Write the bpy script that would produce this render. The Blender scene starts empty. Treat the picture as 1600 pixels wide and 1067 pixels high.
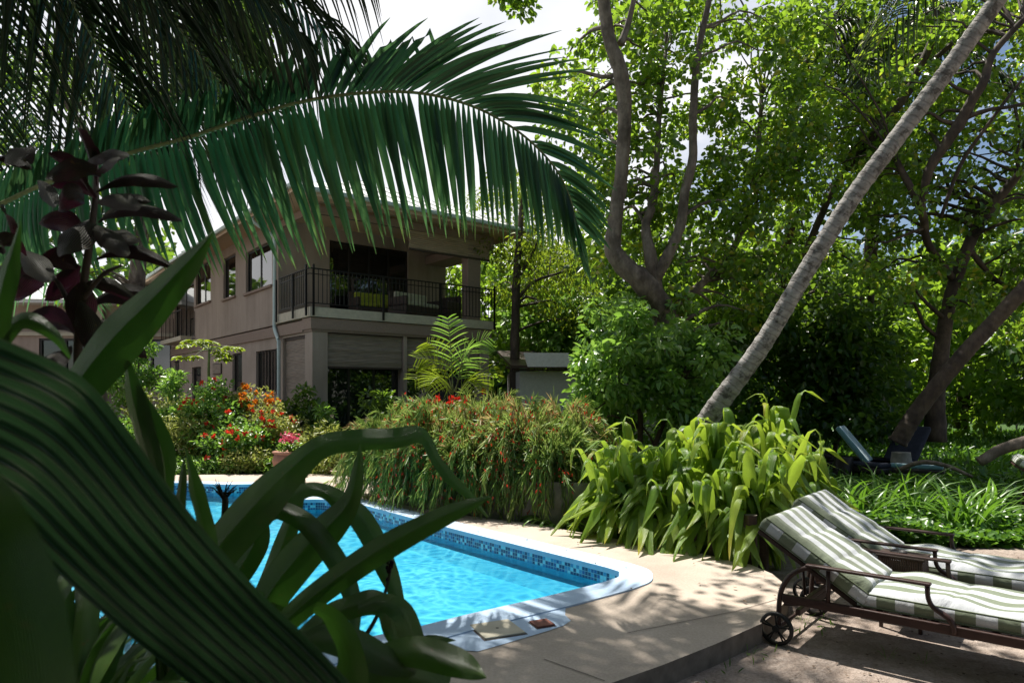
import bpy, bmesh, math, random
import numpy as np
from mathutils import Vector, Matrix, Quaternion
from mathutils.geometry import tessellate_polygon

# ------------------------------------------------------------------ camera, sky, sun, exposure
SC = bpy.context.scene
COL = SC.collection
cam_d = bpy.data.cameras.new('camera'); cam = bpy.data.objects.new('camera', cam_d); COL.objects.link(cam)
cam.location = (0, 0, 1.5); cam.rotation_euler = (math.radians(90), 0, 0)
cam_d.sensor_width = 36; cam_d.lens = 23.94; cam_d.shift_y = 0.0509
cam_d.clip_start = 0.05; cam_d.clip_end = 600
cam_d.dof.use_dof = True; cam_d.dof.focus_distance = 9.0; cam_d.dof.aperture_fstop = 5.0
SC.camera = cam
SUN_EL = 66.0; SUN_DIR = Vector((-0.45, 0.89, 0)).normalized() * math.cos(math.radians(SUN_EL)); SUN_DIR.z = math.sin(math.radians(SUN_EL))
w = bpy.data.worlds.new('World'); SC.world = w; w.use_nodes = True
nt = w.node_tree; nt.nodes.clear()
out = nt.nodes.new('ShaderNodeOutputWorld'); bg = nt.nodes.new('ShaderNodeBackground'); bg.inputs[1].default_value = 0.06
sky = nt.nodes.new('ShaderNodeTexSky'); sky.sky_type = 'NISHITA'; sky.sun_disc = False
sky.sun_elevation = math.radians(SUN_EL); sky.sun_rotation = math.atan2(SUN_DIR.x, SUN_DIR.y) % (2*math.pi)
tc = nt.nodes.new('ShaderNodeTexCoord'); mp = nt.nodes.new('ShaderNodeMapping'); mp.inputs['Scale'].default_value = (1, 1, 2.2); mp.inputs['Location'].default_value = (0.35, 0.1, 0.2)
nz = nt.nodes.new('ShaderNodeTexNoise'); nz.inputs['Scale'].default_value = 1.6; nz.inputs['Detail'].default_value = 7; nz.inputs['Roughness'].default_value = 0.55
sep = nt.nodes.new('ShaderNodeSeparateXYZ')
rx = nt.nodes.new('ShaderNodeMapRange'); rx.inputs[1].default_value = -0.1; rx.inputs[2].default_value = 0.5; rx.inputs[3].default_value = 0.2; rx.inputs[4].default_value = 0.05
ad = nt.nodes.new('ShaderNodeMath'); ad.operation = 'ADD'
rp = nt.nodes.new('ShaderNodeValToRGB'); rp.color_ramp.elements[0].position = 0.47; rp.color_ramp.elements[1].position = 0.62
nz2 = nt.nodes.new('ShaderNodeTexNoise'); nz2.inputs['Scale'].default_value = 4; nz2.inputs['Detail'].default_value = 5
cr2 = nt.nodes.new('ShaderNodeValToRGB'); cr2.color_ramp.elements[0].position = 0.3; cr2.color_ramp.elements[0].color = (8.4, 8.7, 9.6, 1); cr2.color_ramp.elements[1].position = 0.62; cr2.color_ramp.elements[1].color = (10.8, 10.8, 11.0, 1)
mx = nt.nodes.new('ShaderNodeMix'); mx.data_type = 'RGBA'
L = nt.links.new
L(tc.outputs['Generated'], mp.inputs[0]); L(mp.outputs[0], nz.inputs[0]); L(mp.outputs[0], nz2.inputs[0])
L(tc.outputs['Generated'], sep.inputs[0]); ry = nt.nodes.new('ShaderNodeMapRange'); ry.inputs[1].default_value = -.3; ry.inputs[2].default_value = .3; ry.inputs[3].default_value = -.2; ry.inputs[4].default_value = 0; L(sep.outputs[1], ry.inputs[0]); ad0 = nt.nodes.new('ShaderNodeMath'); ad0.operation = 'ADD'; L(sep.outputs[0], rx.inputs[0]); L(rx.outputs[0], ad0.inputs[0]); L(ry.outputs[0], ad0.inputs[1]); L(ad0.outputs[0], ad.inputs[0]); L(nz.outputs[0], ad.inputs[1])
L(ad.outputs[0], rp.inputs[0]); L(nz2.outputs[0], cr2.inputs[0])
L(rp.outputs[0], mx.inputs[0]); L(sky.outputs[0], mx.inputs[6]); L(cr2.outputs[0], mx.inputs[7])
L(mx.outputs[2], bg.inputs[0]); L(bg.outputs[0], out.inputs[0])
sd = bpy.data.lights.new('sun', 'SUN'); sd.energy = 5.0; sd.angle = math.radians(0.55); sd.color = (1, 0.95, 0.87)
so = bpy.data.objects.new('sun', sd); COL.objects.link(so); so.rotation_mode = 'QUATERNION'; so.rotation_quaternion = SUN_DIR.to_track_quat('Z', 'Y')
SC.view_settings.view_transform = 'Standard'; SC.view_settings.look = 'None'; SC.view_settings.gamma = 1
SC.view_settings.exposure = 0.8
SC.cycles.max_bounces = 7; SC.cycles.diffuse_bounces = 3; SC.cycles.transmission_bounces = 5; SC.cycles.transparent_max_bounces = 10; SC.cycles.glossy_bounces = 3
SC.cycles.caustics_reflective = False; SC.cycles.caustics_refractive = False
rng = np.random.default_rng(7); random.seed(7)

# ------------------------------------------------------------------ helpers
def W(px, py, Y):            # a point seen in the photograph, at distance Y
    return np.array([(px-800)/1064*Y, Y, 1.5-(py-615)/1064*Y])
def G(px, py, z=0.0):        # a point on the ground
    Y = (1.5-z)*1064/(py-615); return ((px-800)/1064*Y, Y)
def nrm(a): return a/np.maximum(np.linalg.norm(a, axis=-1, keepdims=True), 1e-9)
def tag(o, label=None, cat=None, group=None, kind=None):
    if label: o['label'] = label
    if cat: o['category'] = cat
    if group: o['group'] = group
    if kind: o['kind'] = kind
    return o
def thing(name, label, cat, loc=(0, 0, 0), rz=0, group=None):
    o = bpy.data.objects.new(name, None); o.empty_display_size = .2; COL.objects.link(o); o.location = loc; o.rotation_euler = (0, 0, rz)
    return tag(o, label, cat, group)

class MB:
    def __init__(s, off=(0, 0, 0)):
        s.V = []; s.F = []; s.T = []; s.U = []; s.M = []; s.S = []; s.n = 0; s.off = np.array(off, float)
    def add(s, v, f, tint=0.5, uv=None, mi=0, smooth=False):
        v = np.asarray(v, float).reshape(-1, 3); f = np.asarray(f, int)
        s.V.append(v-s.off); s.F.append((f+s.n, mi, smooth)); s.n += len(v)
        s.T.append(np.broadcast_to(np.asarray(tint, float), (len(v),)) if np.ndim(tint) < 2 else tint)
        s.U.append(np.zeros((len(v), 2)) if uv is None else np.asarray(uv, float))
    def build(s, name, mats, parent=None):
        if not isinstance(mats, (list, tuple)): mats = [mats]
        me = bpy.data.meshes.new(name); V = np.concatenate(s.V); T = np.concatenate(s.T); U = np.concatenate(s.U)
        li = np.concatenate([f.ravel() for f, _, _ in s.F])
        tot = np.concatenate([np.full(len(f), f.shape[1]) for f, _, _ in s.F])
        mi = np.concatenate([np.full(len(f), m) for f, m, _ in s.F]); sm = np.concatenate([np.full(len(f), k) for f, _, k in s.F])
        st = np.concatenate([[0], np.cumsum(tot)[:-1]])
        me.vertices.add(len(V)); me.vertices.foreach_set('co', V.ravel())
        me.loops.add(len(li)); me.loops.foreach_set('vertex_index', li.astype(np.int32))
        me.polygons.add(len(tot)); me.polygons.foreach_set('loop_start', st.astype(np.int32))
        me.polygons.foreach_set('material_index', mi.astype(np.int32)); me.polygons.foreach_set('use_smooth', sm.astype(bool))
        a = me.attributes.new('tint', 'FLOAT', 'POINT'); a.data.foreach_set('value', T.astype(np.float32))
        uvl = me.uv_layers.new(name='UVMap'); uvl.data.foreach_set('uv', U[li].astype(np.float32).ravel())
        for m in mats: me.materials.append(m)
        me.update(calc_edges=True); me.validate()
        o = bpy.data.objects.new(name, me); COL.objects.link(o)
        if parent: o.parent = parent
        return o
    # shapes
    def box(s, x0, x1, y0, y1, z0, z1, mi=0, tint=.5, M=None):
        v = np.array([[x, y, z] for x in (x0, x1) for y in (y0, y1) for z in (z0, z1)], float)
        if M is not None: v = xf(M, v)
        s.add(v, [[0, 1, 3, 2], [4, 6, 7, 5], [0, 4, 5, 1], [2, 3, 7, 6], [0, 2, 6, 4], [1, 5, 7, 3]], tint, None, mi)
    def rbox(s, x0, x1, y0, y1, z0, z1, b=.01, mi=0, tint=.5, M=None):   # box with bevelled edges
        bm = bmesh.new(); bmesh.ops.create_cube(bm, size=1)
        for v in bm.verts: v.co = Vector(((x0+x1)/2+v.co.x*(x1-x0), (y0+y1)/2+v.co.y*(y1-y0), (z0+z1)/2+v.co.z*(z1-z0)))
        bmesh.ops.bevel(bm, geom=list(bm.edges)+list(bm.verts), offset=min(b, .45*min(x1-x0, y1-y0, z1-z0)), segments=2, affect='EDGES', profile=.5)
        s.bm(bm, mi, tint, M)
    def bm(s, bm, mi=0, tint=.5, M=None, smooth=False):
        bm.verts.ensure_lookup_table(); v = np.array([q.co[:] for q in bm.verts])
        if M is not None: v = xf(M, v)
        by = {}
        for f in bm.faces: by.setdefault(len(f.verts), []).append([q.index for q in f.verts])
        n0 = s.n; first = True
        for k, fs in by.items():
            if first: s.add(v, fs, tint, None, mi, smooth); first = False
            else: s.F.append((np.array(fs)+n0, mi, smooth))
        bm.free()
    def tube(s, pts, r, seg=8, mi=0, tint=.5, caps=True, rough=0.0, flat=1.0, res=0, smooth=True):
        P = np.asarray(pts, float); r = np.broadcast_to(np.asarray(r, float), (len(P),)).copy()
        if res: P, r = cr(P, res, r)
        n = len(P); t = np.gradient(P, axis=0); t = nrm(t)
        ref = np.array([0, 0, 1.0]) if abs(t[0][2]) < .9 else np.array([1.0, 0, 0])
        u = nrm(np.cross(t[0], ref)); R = []
        for i in range(n):
            u = nrm(u-t[i]*np.dot(u, t[i])); v = np.cross(t[i], u)
            a = np.arange(seg)/seg*2*np.pi; rr = r[i]*(1+(rng.normal(0, rough, seg) if rough else 0))
            R.append(P[i]+np.outer(np.cos(a)*rr, u)+np.outer(np.sin(a)*rr*flat, v))
        V = np.concatenate(R); i, j = np.meshgrid(np.arange(n-1), np.arange(seg), indexing='ij'); j2 = (j+1) % seg
        F = np.stack([i*seg+j, i*seg+j2, (i+1)*seg+j2, (i+1)*seg+j], -1).reshape(-1, 4)
        ln = np.concatenate([[0], np.cumsum(np.linalg.norm(np.diff(P, axis=0), axis=1))])
        uv = np.stack([np.tile(np.arange(seg)/seg, n), np.repeat(ln, seg)], -1)
        n0 = s.n; s.add(V, F, tint, uv, mi, smooth)
        if caps:
            s.F.append((np.array([[n0+k for k in range(seg)][::-1]]), mi, False)); s.F.append((np.array([[n0+(n-1)*seg+k for k in range(seg)]]), mi, False))
    def ball(s, c, r, mi=0, tint=.5, sc=(1, 1, 1), sub=2):
        bm = bmesh.new(); bmesh.ops.create_icosphere(bm, subdivisions=sub, radius=r)
        for v in bm.verts: v.co = Vector((v.co.x*sc[0]+c[0], v.co.y*sc[1]+c[1], v.co.z*sc[2]+c[2]))
        s.bm(bm, mi, tint, smooth=True)
    def lathe(s, prof, c=(0, 0, 0), seg=24, mi=0, tint=.5):
        p = np.array(prof, float); n = len(p); a = np.arange(seg)/seg*2*np.pi
        V = np.concatenate([np.stack([c[0]+q[0]*np.cos(a), c[1]+q[0]*np.sin(a), np.full(seg, c[2]+q[1])], -1) for q in p])
        i, j = np.meshgrid(np.arange(n-1), np.arange(seg), indexing='ij'); j2 = (j+1) % seg
        s.add(V, np.stack([i*seg+j, i*seg+j2, (i+1)*seg+j2, (i+1)*seg+j], -1).reshape(-1, 4), tint, None, mi, True)
    def leaves(s, C, D, N, Ln, Wd, tint, fold=.18, curl=.15, mi=0):
        C = np.asarray(C); n = len(C); D = nrm(D); S = nrm(np.cross(D, N)); N = np.cross(S, D)
        Ln = np.broadcast_to(Ln, (n,))[:, None]; Wd = np.broadcast_to(Wd, (n,))[:, None]; tint = np.broadcast_to(tint, (n,))
        a = C+D*Ln*.33; b = C+D*Ln*.72-N*Ln*curl*.35
        V = np.stack([C, a-S*Wd*.5+N*Wd*fold, b-S*Wd*.36+N*Wd*fold*.8, a+S*Wd*.5+N*Wd*fold, b+S*Wd*.36+N*Wd*fold*.8, C+D*Ln-N*Ln*curl], 1).reshape(-1, 3)
        k = np.arange(n)[:, None]*6
        F = np.concatenate([k+np.array([[0, 3, 4, 5]]), k+np.array([[0, 5, 2, 1]])])
        uv = np.tile(np.array([[.5, 0], [0, .33], [.1, .72], [1, .33], [.9, .72], [.5, 1]]), (n, 1))
        s.add(V, F, np.repeat(tint, 6), uv, mi, True)
    def strap(s, P, Wd, S, tint=.5, fold=.12, mi=0, up=None, wav=0.0, tipt=None):   # long leaf: path, widths, side vectors
        P = np.asarray(P, float); n = len(P); Wd = np.broadcast_to(Wd, (n,))[:, None]; t = nrm(np.gradient(P, axis=0))
        S = np.broadcast_to(np.asarray(S, float), (n, 3)); S = nrm(S-t*np.sum(S*t, -1, keepdims=True)); N = np.cross(S, t)
        cols = []
        for q in (-.5, -.26, 0, .26, .5):
            f = fold*(abs(q)*2)**1.3
            wv = (wav*np.sin(np.linspace(0, 17, n)+q*9+P[0, 0]*31))[:, None]*abs(q)*2 if wav else 0
            cols.append(P+S*Wd*q+N*Wd*(f+wv))
        V = np.stack(cols, 1).reshape(-1, 3); i, j = np.meshgrid(np.arange(n-1), np.arange(4), indexing='ij')
        F = np.stack([i*5+j, i*5+j+1, (i+1)*5+j+1, (i+1)*5+j], -1).reshape(-1, 4)
        uv = np.stack([np.tile([0, .25, .5, .75, 1], n), np.repeat(np.linspace(0, 1, n), 5)], -1)
        tt = np.full(n*5, tint) if tipt is None else np.repeat(tint+(tipt-tint)*np.clip((np.linspace(0, 1, n)-.55)/.45, 0, 1)**1.5, 5)
        s.add(V, F, tt, uv, mi, True)
def xf(M, v):
    M = np.array(M); return v @ M[:3, :3].T + M[:3, 3]
def cr(P, res, *ex):          # Catmull-Rom resampling
    P = np.asarray(P, float); n = len(P); A = [P]+[np.asarray(e, float).reshape(n, -1) for e in ex]
    Q = np.concatenate([a.reshape(n, -1) for a in A], 1); Q = np.concatenate([[2*Q[0]-Q[1]], Q, [2*Q[-1]-Q[-2]]])
    o = []
    for i in range(1, n):
        p0, p1, p2, p3 = Q[i-1:i+3]
        for t in np.arange(res)/res: o.append(.5*((2*p1)+(-p0+p2)*t+(2*p0-5*p1+4*p2-p3)*t*t+(-p0+3*p1-3*p2+p3)*t**3))
    o.append(Q[n]); o = np.array(o); r = [o[:, :P.shape[1]]]; k = P.shape[1]
    for a in A[1:]:
        m = a.shape[1]; r.append(o[:, k:k+m] if m > 1 else o[:, k]); k += m
    return r if ex else r[0]
def poly_sheet(mb, outer, holes, z, mi=0, tint=.5):
    lists = [[Vector((p[0], p[1], 0)) for p in l] for l in [outer]+holes]
    tri = tessellate_polygon(lists); allp = np.array([[p[0], p[1], z] for l in [outer]+holes for p in l])
    T = []
    for t in tri:
        a, b, c = allp[list(t)]; cz = (b[0]-a[0])*(c[1]-a[1])-(b[1]-a[1])*(c[0]-a[0])
        if abs(cz) > 1e-9: T.append(t if cz > 0 else t[::-1])
    mb.add(allp, T, tint, allp[:, :2], mi)
def skirt(mb, loop, z0, z1, mi=0, closed=True, flip=False, tint=.5, smooth=False):
    p = np.array(loop)[:, :2]; n = len(p)
    ln = np.concatenate([[0], np.cumsum(np.linalg.norm(np.diff(np.vstack([p, p[:1]]), axis=0), axis=1))])
    m = n+1 if closed else n; q = np.vstack([p, p[:1]]) if closed else p
    V = np.concatenate([np.c_[q, np.full(m, z0)], np.c_[q, np.full(m, z1)]]); uv = np.concatenate([np.c_[ln[:m], np.full(m, z0)], np.c_[ln[:m], np.full(m, z1)]])
    i = np.arange(m-1); F = np.stack([i, i+1, m+i+1, m+i], -1)
    if flip: F = F[:, ::-1]
    mb.add(V, F, tint, uv, mi, smooth)
def chaikin(p, it=2):
    p = np.array(p, float)
    for _ in range(it):
        q = np.roll(p, -1, 0); p = np.stack([.75*p+.25*q, .25*p+.75*q], 1).reshape(-1, 2)
    return p
def offset(p, d):
    t = nrm(np.roll(p, -1, 0)-np.roll(p, 1, 0)); return p+np.c_[t[:, 1], -t[:, 0]]*d

# ------------------------------------------------------------------ materials
def mat(name):
    m = bpy.data.materials.new(name); m.use_nodes = True; n = m.node_tree; n.nodes.clear()
    o = n.nodes.new('ShaderNodeOutputMaterial'); p = n.nodes.new('ShaderNodeBsdfPrincipled'); n.links.new(p.outputs[0], o.inputs[0])
    return m, n, p, o
def ramp(n, fac, stops):
    r = n.nodes.new('ShaderNodeValToRGB'); e = r.color_ramp.elements
    while len(e) > 1: e.remove(e[-1])
    e[0].position = stops[0][0]; e[0].color = (*stops[0][1], 1)
    for p, c in stops[1:]: x = e.new(p); x.color = (*c, 1)
    if fac is not None: n.links.new(fac, r.inputs[0])
    return r
def noise(n, scale, detail=4, rough=.5, vec=None, coord='Object', dist=0):
    t = n.nodes.new('ShaderNodeTexNoise'); t.inputs['Scale'].default_value = scale; t.inputs['Detail'].default_value = detail; t.inputs['Roughness'].default_value = rough; t.inputs['Distortion'].default_value = dist
    if vec is None:
        c = n.nodes.new('ShaderNodeTexCoord'); vec = c.outputs[coord]
    n.links.new(vec, t.inputs[0]); return t
def mapped(n, scale, coord='Object'):
    c = n.nodes.new('ShaderNodeTexCoord'); m = n.nodes.new('ShaderNodeMapping'); m.inputs['Scale'].default_value = scale; n.links.new(c.outputs[coord], m.inputs[0]); return m.outputs[0]
def bump(n, p, h, dist=.01, st=1.0):
    b = n.nodes.new('ShaderNodeBump'); b.inputs['Distance'].default_value = dist; b.inputs['Strength'].default_value = st; n.links.new(h, b.inputs['Height']); n.links.new(b.outputs[0], p.inputs['Normal']); return b
def mathn(n, op, a, b=None):
    m = n.nodes.new('ShaderNodeMath'); m.operation = op
    for i, x in enumerate((a, b)):
        if x is None: continue
        if isinstance(x, (int, float)): m.inputs[i].default_value = x
        else: n.links.new(x, m.inputs[i])
    return m.outputs[0]
def mixc(n, f, a, b, mode='MIX'):
    m = n.nodes.new('ShaderNodeMix'); m.data_type = 'RGBA'; m.blend_type = mode
    for k, x in ((0, f), (6, a), (7, b)):
        if isinstance(x, (int, float)): m.inputs[k].default_value = x
        elif isinstance(x, tuple): m.inputs[k].default_value = (*x, 1)
        else: n.links.new(x, m.inputs[k])
    return m.outputs[2]
def leafmat(name, stops, trans=.4, tcol=(.22, .42, .03), rough=.42, spec=.45, veins=0, vst=.22):
    m, n, p, o = mat(name)
    a = n.nodes.new('ShaderNodeAttribute'); a.attribute_name = 'tint'
    r = ramp(n, a.outputs['Fac'], stops); nz = noise(n, 9, 3)
    c = mixc(n, .35, r.outputs[0], nz.outputs['Fac'], 'SOFT_LIGHT')
    n.links.new(c, p.inputs['Base Color']); p.inputs['Roughness'].default_value = rough; p.inputs['Specular IOR Level'].default_value = spec
    tr = n.nodes.new('ShaderNodeBsdfTranslucent'); tcx = mixc(n, .5, c, tcol); 
    n.links.new(tcx, tr.inputs[0])
    mxs = n.nodes.new('ShaderNodeMixShader'); mxs.inputs[0].default_value = trans
    n.links.new(p.outputs[0], mxs.inputs[1]); n.links.new(tr.outputs[0], mxs.inputs[2]); n.links.new(mxs.outputs[0], o.inputs[0])
    if veins:
        v = mapped(n, (veins, 1.2, 1), 'UV'); wv = n.nodes.new('ShaderNodeTexWave'); wv.inputs['Scale'].default_value = 1; wv.inputs['Distortion'].default_value = .35; wv.inputs['Detail'].default_value = 2
        n.links.new(v, wv.inputs[0]); b = bump(n, p, wv.outputs['Fac'], .002, .5); n.links.new(b.outputs[0], tr.inputs['Normal'])
        c2 = mixc(n, mathn(n, 'MULTIPLY', wv.outputs['Fac'], vst), c, (.16, .26, .05)); 
        sp = noise(n, 45, 3, .6); big = noise(n, 6, 4, .6); sm = ramp(n, sp.outputs['Fac'], [(.66, (0, 0, 0)), (.7, (1, 1, 1))]); c3 = mixc(n, mathn(n, 'MULTIPLY', sm.outputs[0], .7), c2, (.12, .08, .02)); bm_ = ramp(n, big.outputs['Fac'], [(.35, (.65, .72, .6)), (.65, (1.2, 1.15, 1))])
        n.links.new(mixc(n, .8, c3, bm_.outputs[0], 'MULTIPLY'), p.inputs['Base Color'])
    return m
def bark(name, c1, c2, c3, scale=6, st=(1, 1, .35), blot=(.35, .33, .3), bs=.35, bp=(.45, .6), rings=0):
    m, n, p, o = mat(name); v = mapped(n, st)
    a = noise(n, scale, 8, .65, v); b = noise(n, scale*bs, 5, .65); r = ramp(n, a.outputs['Fac'], [(.3, c1), (.52, c2), (.7, c3)])
    sp = ramp(n, b.outputs['Fac'], [(bp[0], (1, 1, 1)), (bp[1], blot)])
    col = mixc(n, .8, r.outputs[0], sp.outputs[0], 'MULTIPLY'); hh = a.outputs['Fac']
    if rings:
        t_ = n.nodes.new('ShaderNodeTexCoord'); s_ = n.nodes.new('ShaderNodeSeparateXYZ'); n.links.new(t_.outputs['UV'], s_.inputs[0]); wob = noise(n, 5, 3, .6)
        ph = mathn(n, 'FRACT', mathn(n, 'ADD', mathn(n, 'DIVIDE', s_.outputs[1], rings), mathn(n, 'MULTIPLY', wob.outputs['Fac'], 1.1))); rg = ramp(n, ph, [(0, (.45, .43, .4)), (.12, (.95, .95, .95)), (.8, (1, 1, 1)), (1, (.6, .58, .55))])
        col = mixc(n, .75, col, rg.outputs[0], 'MULTIPLY'); hh = mathn(n, 'ADD', hh, mathn(n, 'MULTIPLY', rg.outputs[0], .5))
    n.links.new(col, p.inputs['Base Color']); p.inputs['Roughness'].default_value = .85
    bump(n, p, hh, .02, .8); return m
def plain(name, c, rough=.6, metal=0, nscale=20, var=.25, bmp=.002, st=(1, 1, 1), spec=.4):
    m, n, p, o = mat(name); a = noise(n, nscale, 6, .6, mapped(n, st)); k = noise(n, nscale*.12, 4, .6)
    lo = tuple(x*(1-var) for x in c); hi = tuple(min(1, x*(1+var)) for x in c)
    r = ramp(n, a.outputs['Fac'], [(.3, lo), (.7, hi)]); s2 = ramp(n, k.outputs['Fac'], [(.3, (1-var,)*3), (.7, (1, 1, 1))])
    n.links.new(mixc(n, .7, r.outputs[0], s2.outputs[0], 'MULTIPLY'), p.inputs['Base Color'])
    p.inputs['Roughness'].default_value = rough; p.inputs['Metallic'].default_value = metal; p.inputs['Specular IOR Level'].default_value = spec
    bump(n, p, a.outputs['Fac'], bmp, .6); return m
M = {}
def wallm():
    m, n, p, o = mat('render_wall'); g = noise(n, 60, 4, .6); s = noise(n, 2.4, 6, .65, mapped(n, (1, 1, .12))); k = noise(n, .8, 5, .6)
    r = ramp(n, s.outputs['Fac'], [(.3, (.32, .26, .215)), (.55, (.41, .335, .28)), (.75, (.44, .36, .3))]); r2 = ramp(n, k.outputs['Fac'], [(.35, (.8, .79, .78)), (.6, (1, 1, 1))]); r3 = ramp(n, g.outputs['Fac'], [(.3, (.9, .9, .9)), (.7, (1, 1, 1))])
    n.links.new(mixc(n, 1.0, mixc(n, .8, r.outputs[0], r2.outputs[0], 'MULTIPLY'), r3.outputs[0], 'MULTIPLY'), p.inputs['Base Color']); p.inputs['Roughness'].default_value = .9; bump(n, p, g.outputs['Fac'], .004, .7); return m
M['wall'] = wallm()
M['trim'] = plain('trim_paint', (.27, .2, .16), .8, 0, 20, .1)
M['slab'] = plain('slab_edge_paint', (.5, .46, .36), .8, 0, 8, .12)
M['soffit'] = plain('soffit_paint', (.5, .37, .25), .8, 0, 8, .06)
M['roofm'] = plain('roof_sheet', (.62, .63, .6), .5, 0, 3, .1)
M['gutter'] = plain('gutter_paint', (.42, .5, .46), .4, 0, 8, .1)
M['pipe'] = plain('pipe_paint', (.5, .6, .58), .4, 0, 8, .08)
M['blackm'] = plain('black_iron', (.015, .014, .014), .45, .3, 40, .2)
M['frame'] = plain('dark_frame', (.02, .017, .015), .4, 0, 30, .2)
M['inside'] = plain('interior', (.1, .08, .06), .9, 0, 4, .3)
M['darkwood'] = plain('dark_wood', (.06, .04, .03), .6, 0, 12, .35, .004, (1, 1, 8))
M['oiled'] = plain('reddish_dark_wood', (.045, .022, .018), .42, 0, 14, .35, .002, (1, 6, 6))
M['wicker'] = plain('brown_wicker', (.13, .075, .05), .6, 0, 30, .3)
M['rubber'] = plain('black_plastic', (.012, .012, .013), .45, 0, 30, .2)
M['concrete'] = plain('planter_concrete', (.23, .22, .19), .9, 0, 9, .3, .006)
M['terracotta'] = plain('terracotta', (.3, .14, .09), .8, 0, 12, .2)
M['cushion_b'] = plain('pale_cushion', (.5, .5, .36), .9, 0, 12, .1)
M['soil'] = plain('soil', (.07, .05, .035), .95, 0, 14, .45, .03)
def bamboo(name, c, line=80, axis=2):
    m, n, p, o = mat(name); sc = [3, 3, 3]; v = mapped(n, (1, 1, 1))
    wv = n.nodes.new('ShaderNodeTexWave'); wv.bands_direction = 'Z'; wv.inputs['Scale'].default_value = line/10; wv.inputs['Distortion'].default_value = .6; wv.inputs['Detail'].default_value = 2
    n.links.new(v, wv.inputs[0]); a = noise(n, 3, 5, .6, mapped(n, (1, 1, 14)))
    r = ramp(n, a.outputs['Fac'], [(.3, tuple(x*.6 for x in c)), (.7, tuple(x*1.25 for x in c))])
    n.links.new(mixc(n, mathn(n, 'MULTIPLY', wv.outputs['Fac'], .35), r.outputs[0], tuple(x*.35 for x in c)), p.inputs['Base Color'])
    p.inputs['Roughness'].default_value = .7; bump(n, p, wv.outputs['Fac'], .01, .6); return m
M['blind'] = bamboo('bamboo_blind', (.3, .24, .19)); M['blind2'] = bamboo('woven_blind', (.42, .31, .22), 60)
def glass(name, tint=(.02, .025, .025)):
    m, n, p, o = mat(name); p.inputs['Base Color'].default_value = (*tint, 1); p.inputs['Roughness'].default_value = .03; p.inputs['Specular IOR Level'].default_value = .9
    tr = n.nodes.new('ShaderNodeBsdfTransparent'); tr.inputs[0].default_value = (.5, .55, .53, 1); mxs = n.nodes.new('ShaderNodeMixShader'); mxs.inputs[0].default_value = .55
    gl = n.nodes.new('ShaderNodeBsdfGlossy'); gl.inputs['Roughness'].default_value = .02; fr = n.nodes.new('ShaderNodeFresnel'); fr.inputs[0].default_value = 1.9
    m2 = n.nodes.new('ShaderNodeMixShader'); n.links.new(fr.outputs[0], m2.inputs[0]); n.links.new(mxs.outputs[0], m2.inputs[1]); n.links.new(gl.outputs[0], m2.inputs[2])
    n.links.new(tr.outputs[0], mxs.inputs[2]); n.links.new(p.outputs[0], mxs.inputs[1]); n.links.new(m2.outputs[0], o.inputs[0]); return m
M['glass'] = glass('window_glass')
# sand, deck
def sand():
    m, n, p, o = mat('sand'); a = noise(n, 2.2, 6, .6); b = noise(n, 55, 5, .7); c = noise(n, 9, 6, .65)
    r = ramp(n, a.outputs['Fac'], [(.3, (.34, .27, .225)), (.7, (.52, .44, .38))]); r2 = ramp(n, b.outputs['Fac'], [(.3, (.5, .46, .42)), (.62, (1, 1, 1))]); r3 = ramp(n, c.outputs['Fac'], [(.3, (.62, .57, .52)), (.6, (1, 1, 1))])
    x = mixc(n, .8, r.outputs[0], r2.outputs[0], 'MULTIPLY'); x = mixc(n, .8, x, r3.outputs[0], 'MULTIPLY')
    n.links.new(x, p.inputs['Base Color']); p.inputs['Roughness'].default_value = .95
    h = mathn(n, 'ADD', mathn(n, 'MULTIPLY', b.outputs['Fac'], .25), c.outputs['Fac']); bump(n, p, h, .05, 1); return m
M['sand'] = sand()
def deckm():
    m, n, p, o = mat('deck_screed'); a = noise(n, 1.3, 5, .6); b = noise(n, 60, 4, .6)
    r = ramp(n, a.outputs['Fac'], [(.3, (.36, .3, .245)), (.5, (.46, .385, .315)), (.7, (.52, .44, .365))]); r2 = ramp(n, b.outputs['Fac'], [(.3, (.8, .79, .78)), (.65, (1, 1, 1))])
    n.links.new(mixc(n, 1.0, r.outputs[0], r2.outputs[0], 'MULTIPLY'), p.inputs['Base Color']); p.inputs['Roughness'].default_value = .85; bump(n, p, b.outputs['Fac'], .003, .5); return m
M['deck'] = deckm()
M['deckside'] = plain('deck_side', (.2, .17, .14), .9, 0, 10, .3, .004)
M['joint'] = plain('joint', (.12, .1, .09), .9)
M['coping'] = plain('coping_paint', (.42, .545, .7), .75, 0, 14, .06)
M['plaster'] = plain('pool_plaster', (.045, .46, .64), .8, 0, 1.2, .05, .001)
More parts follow.
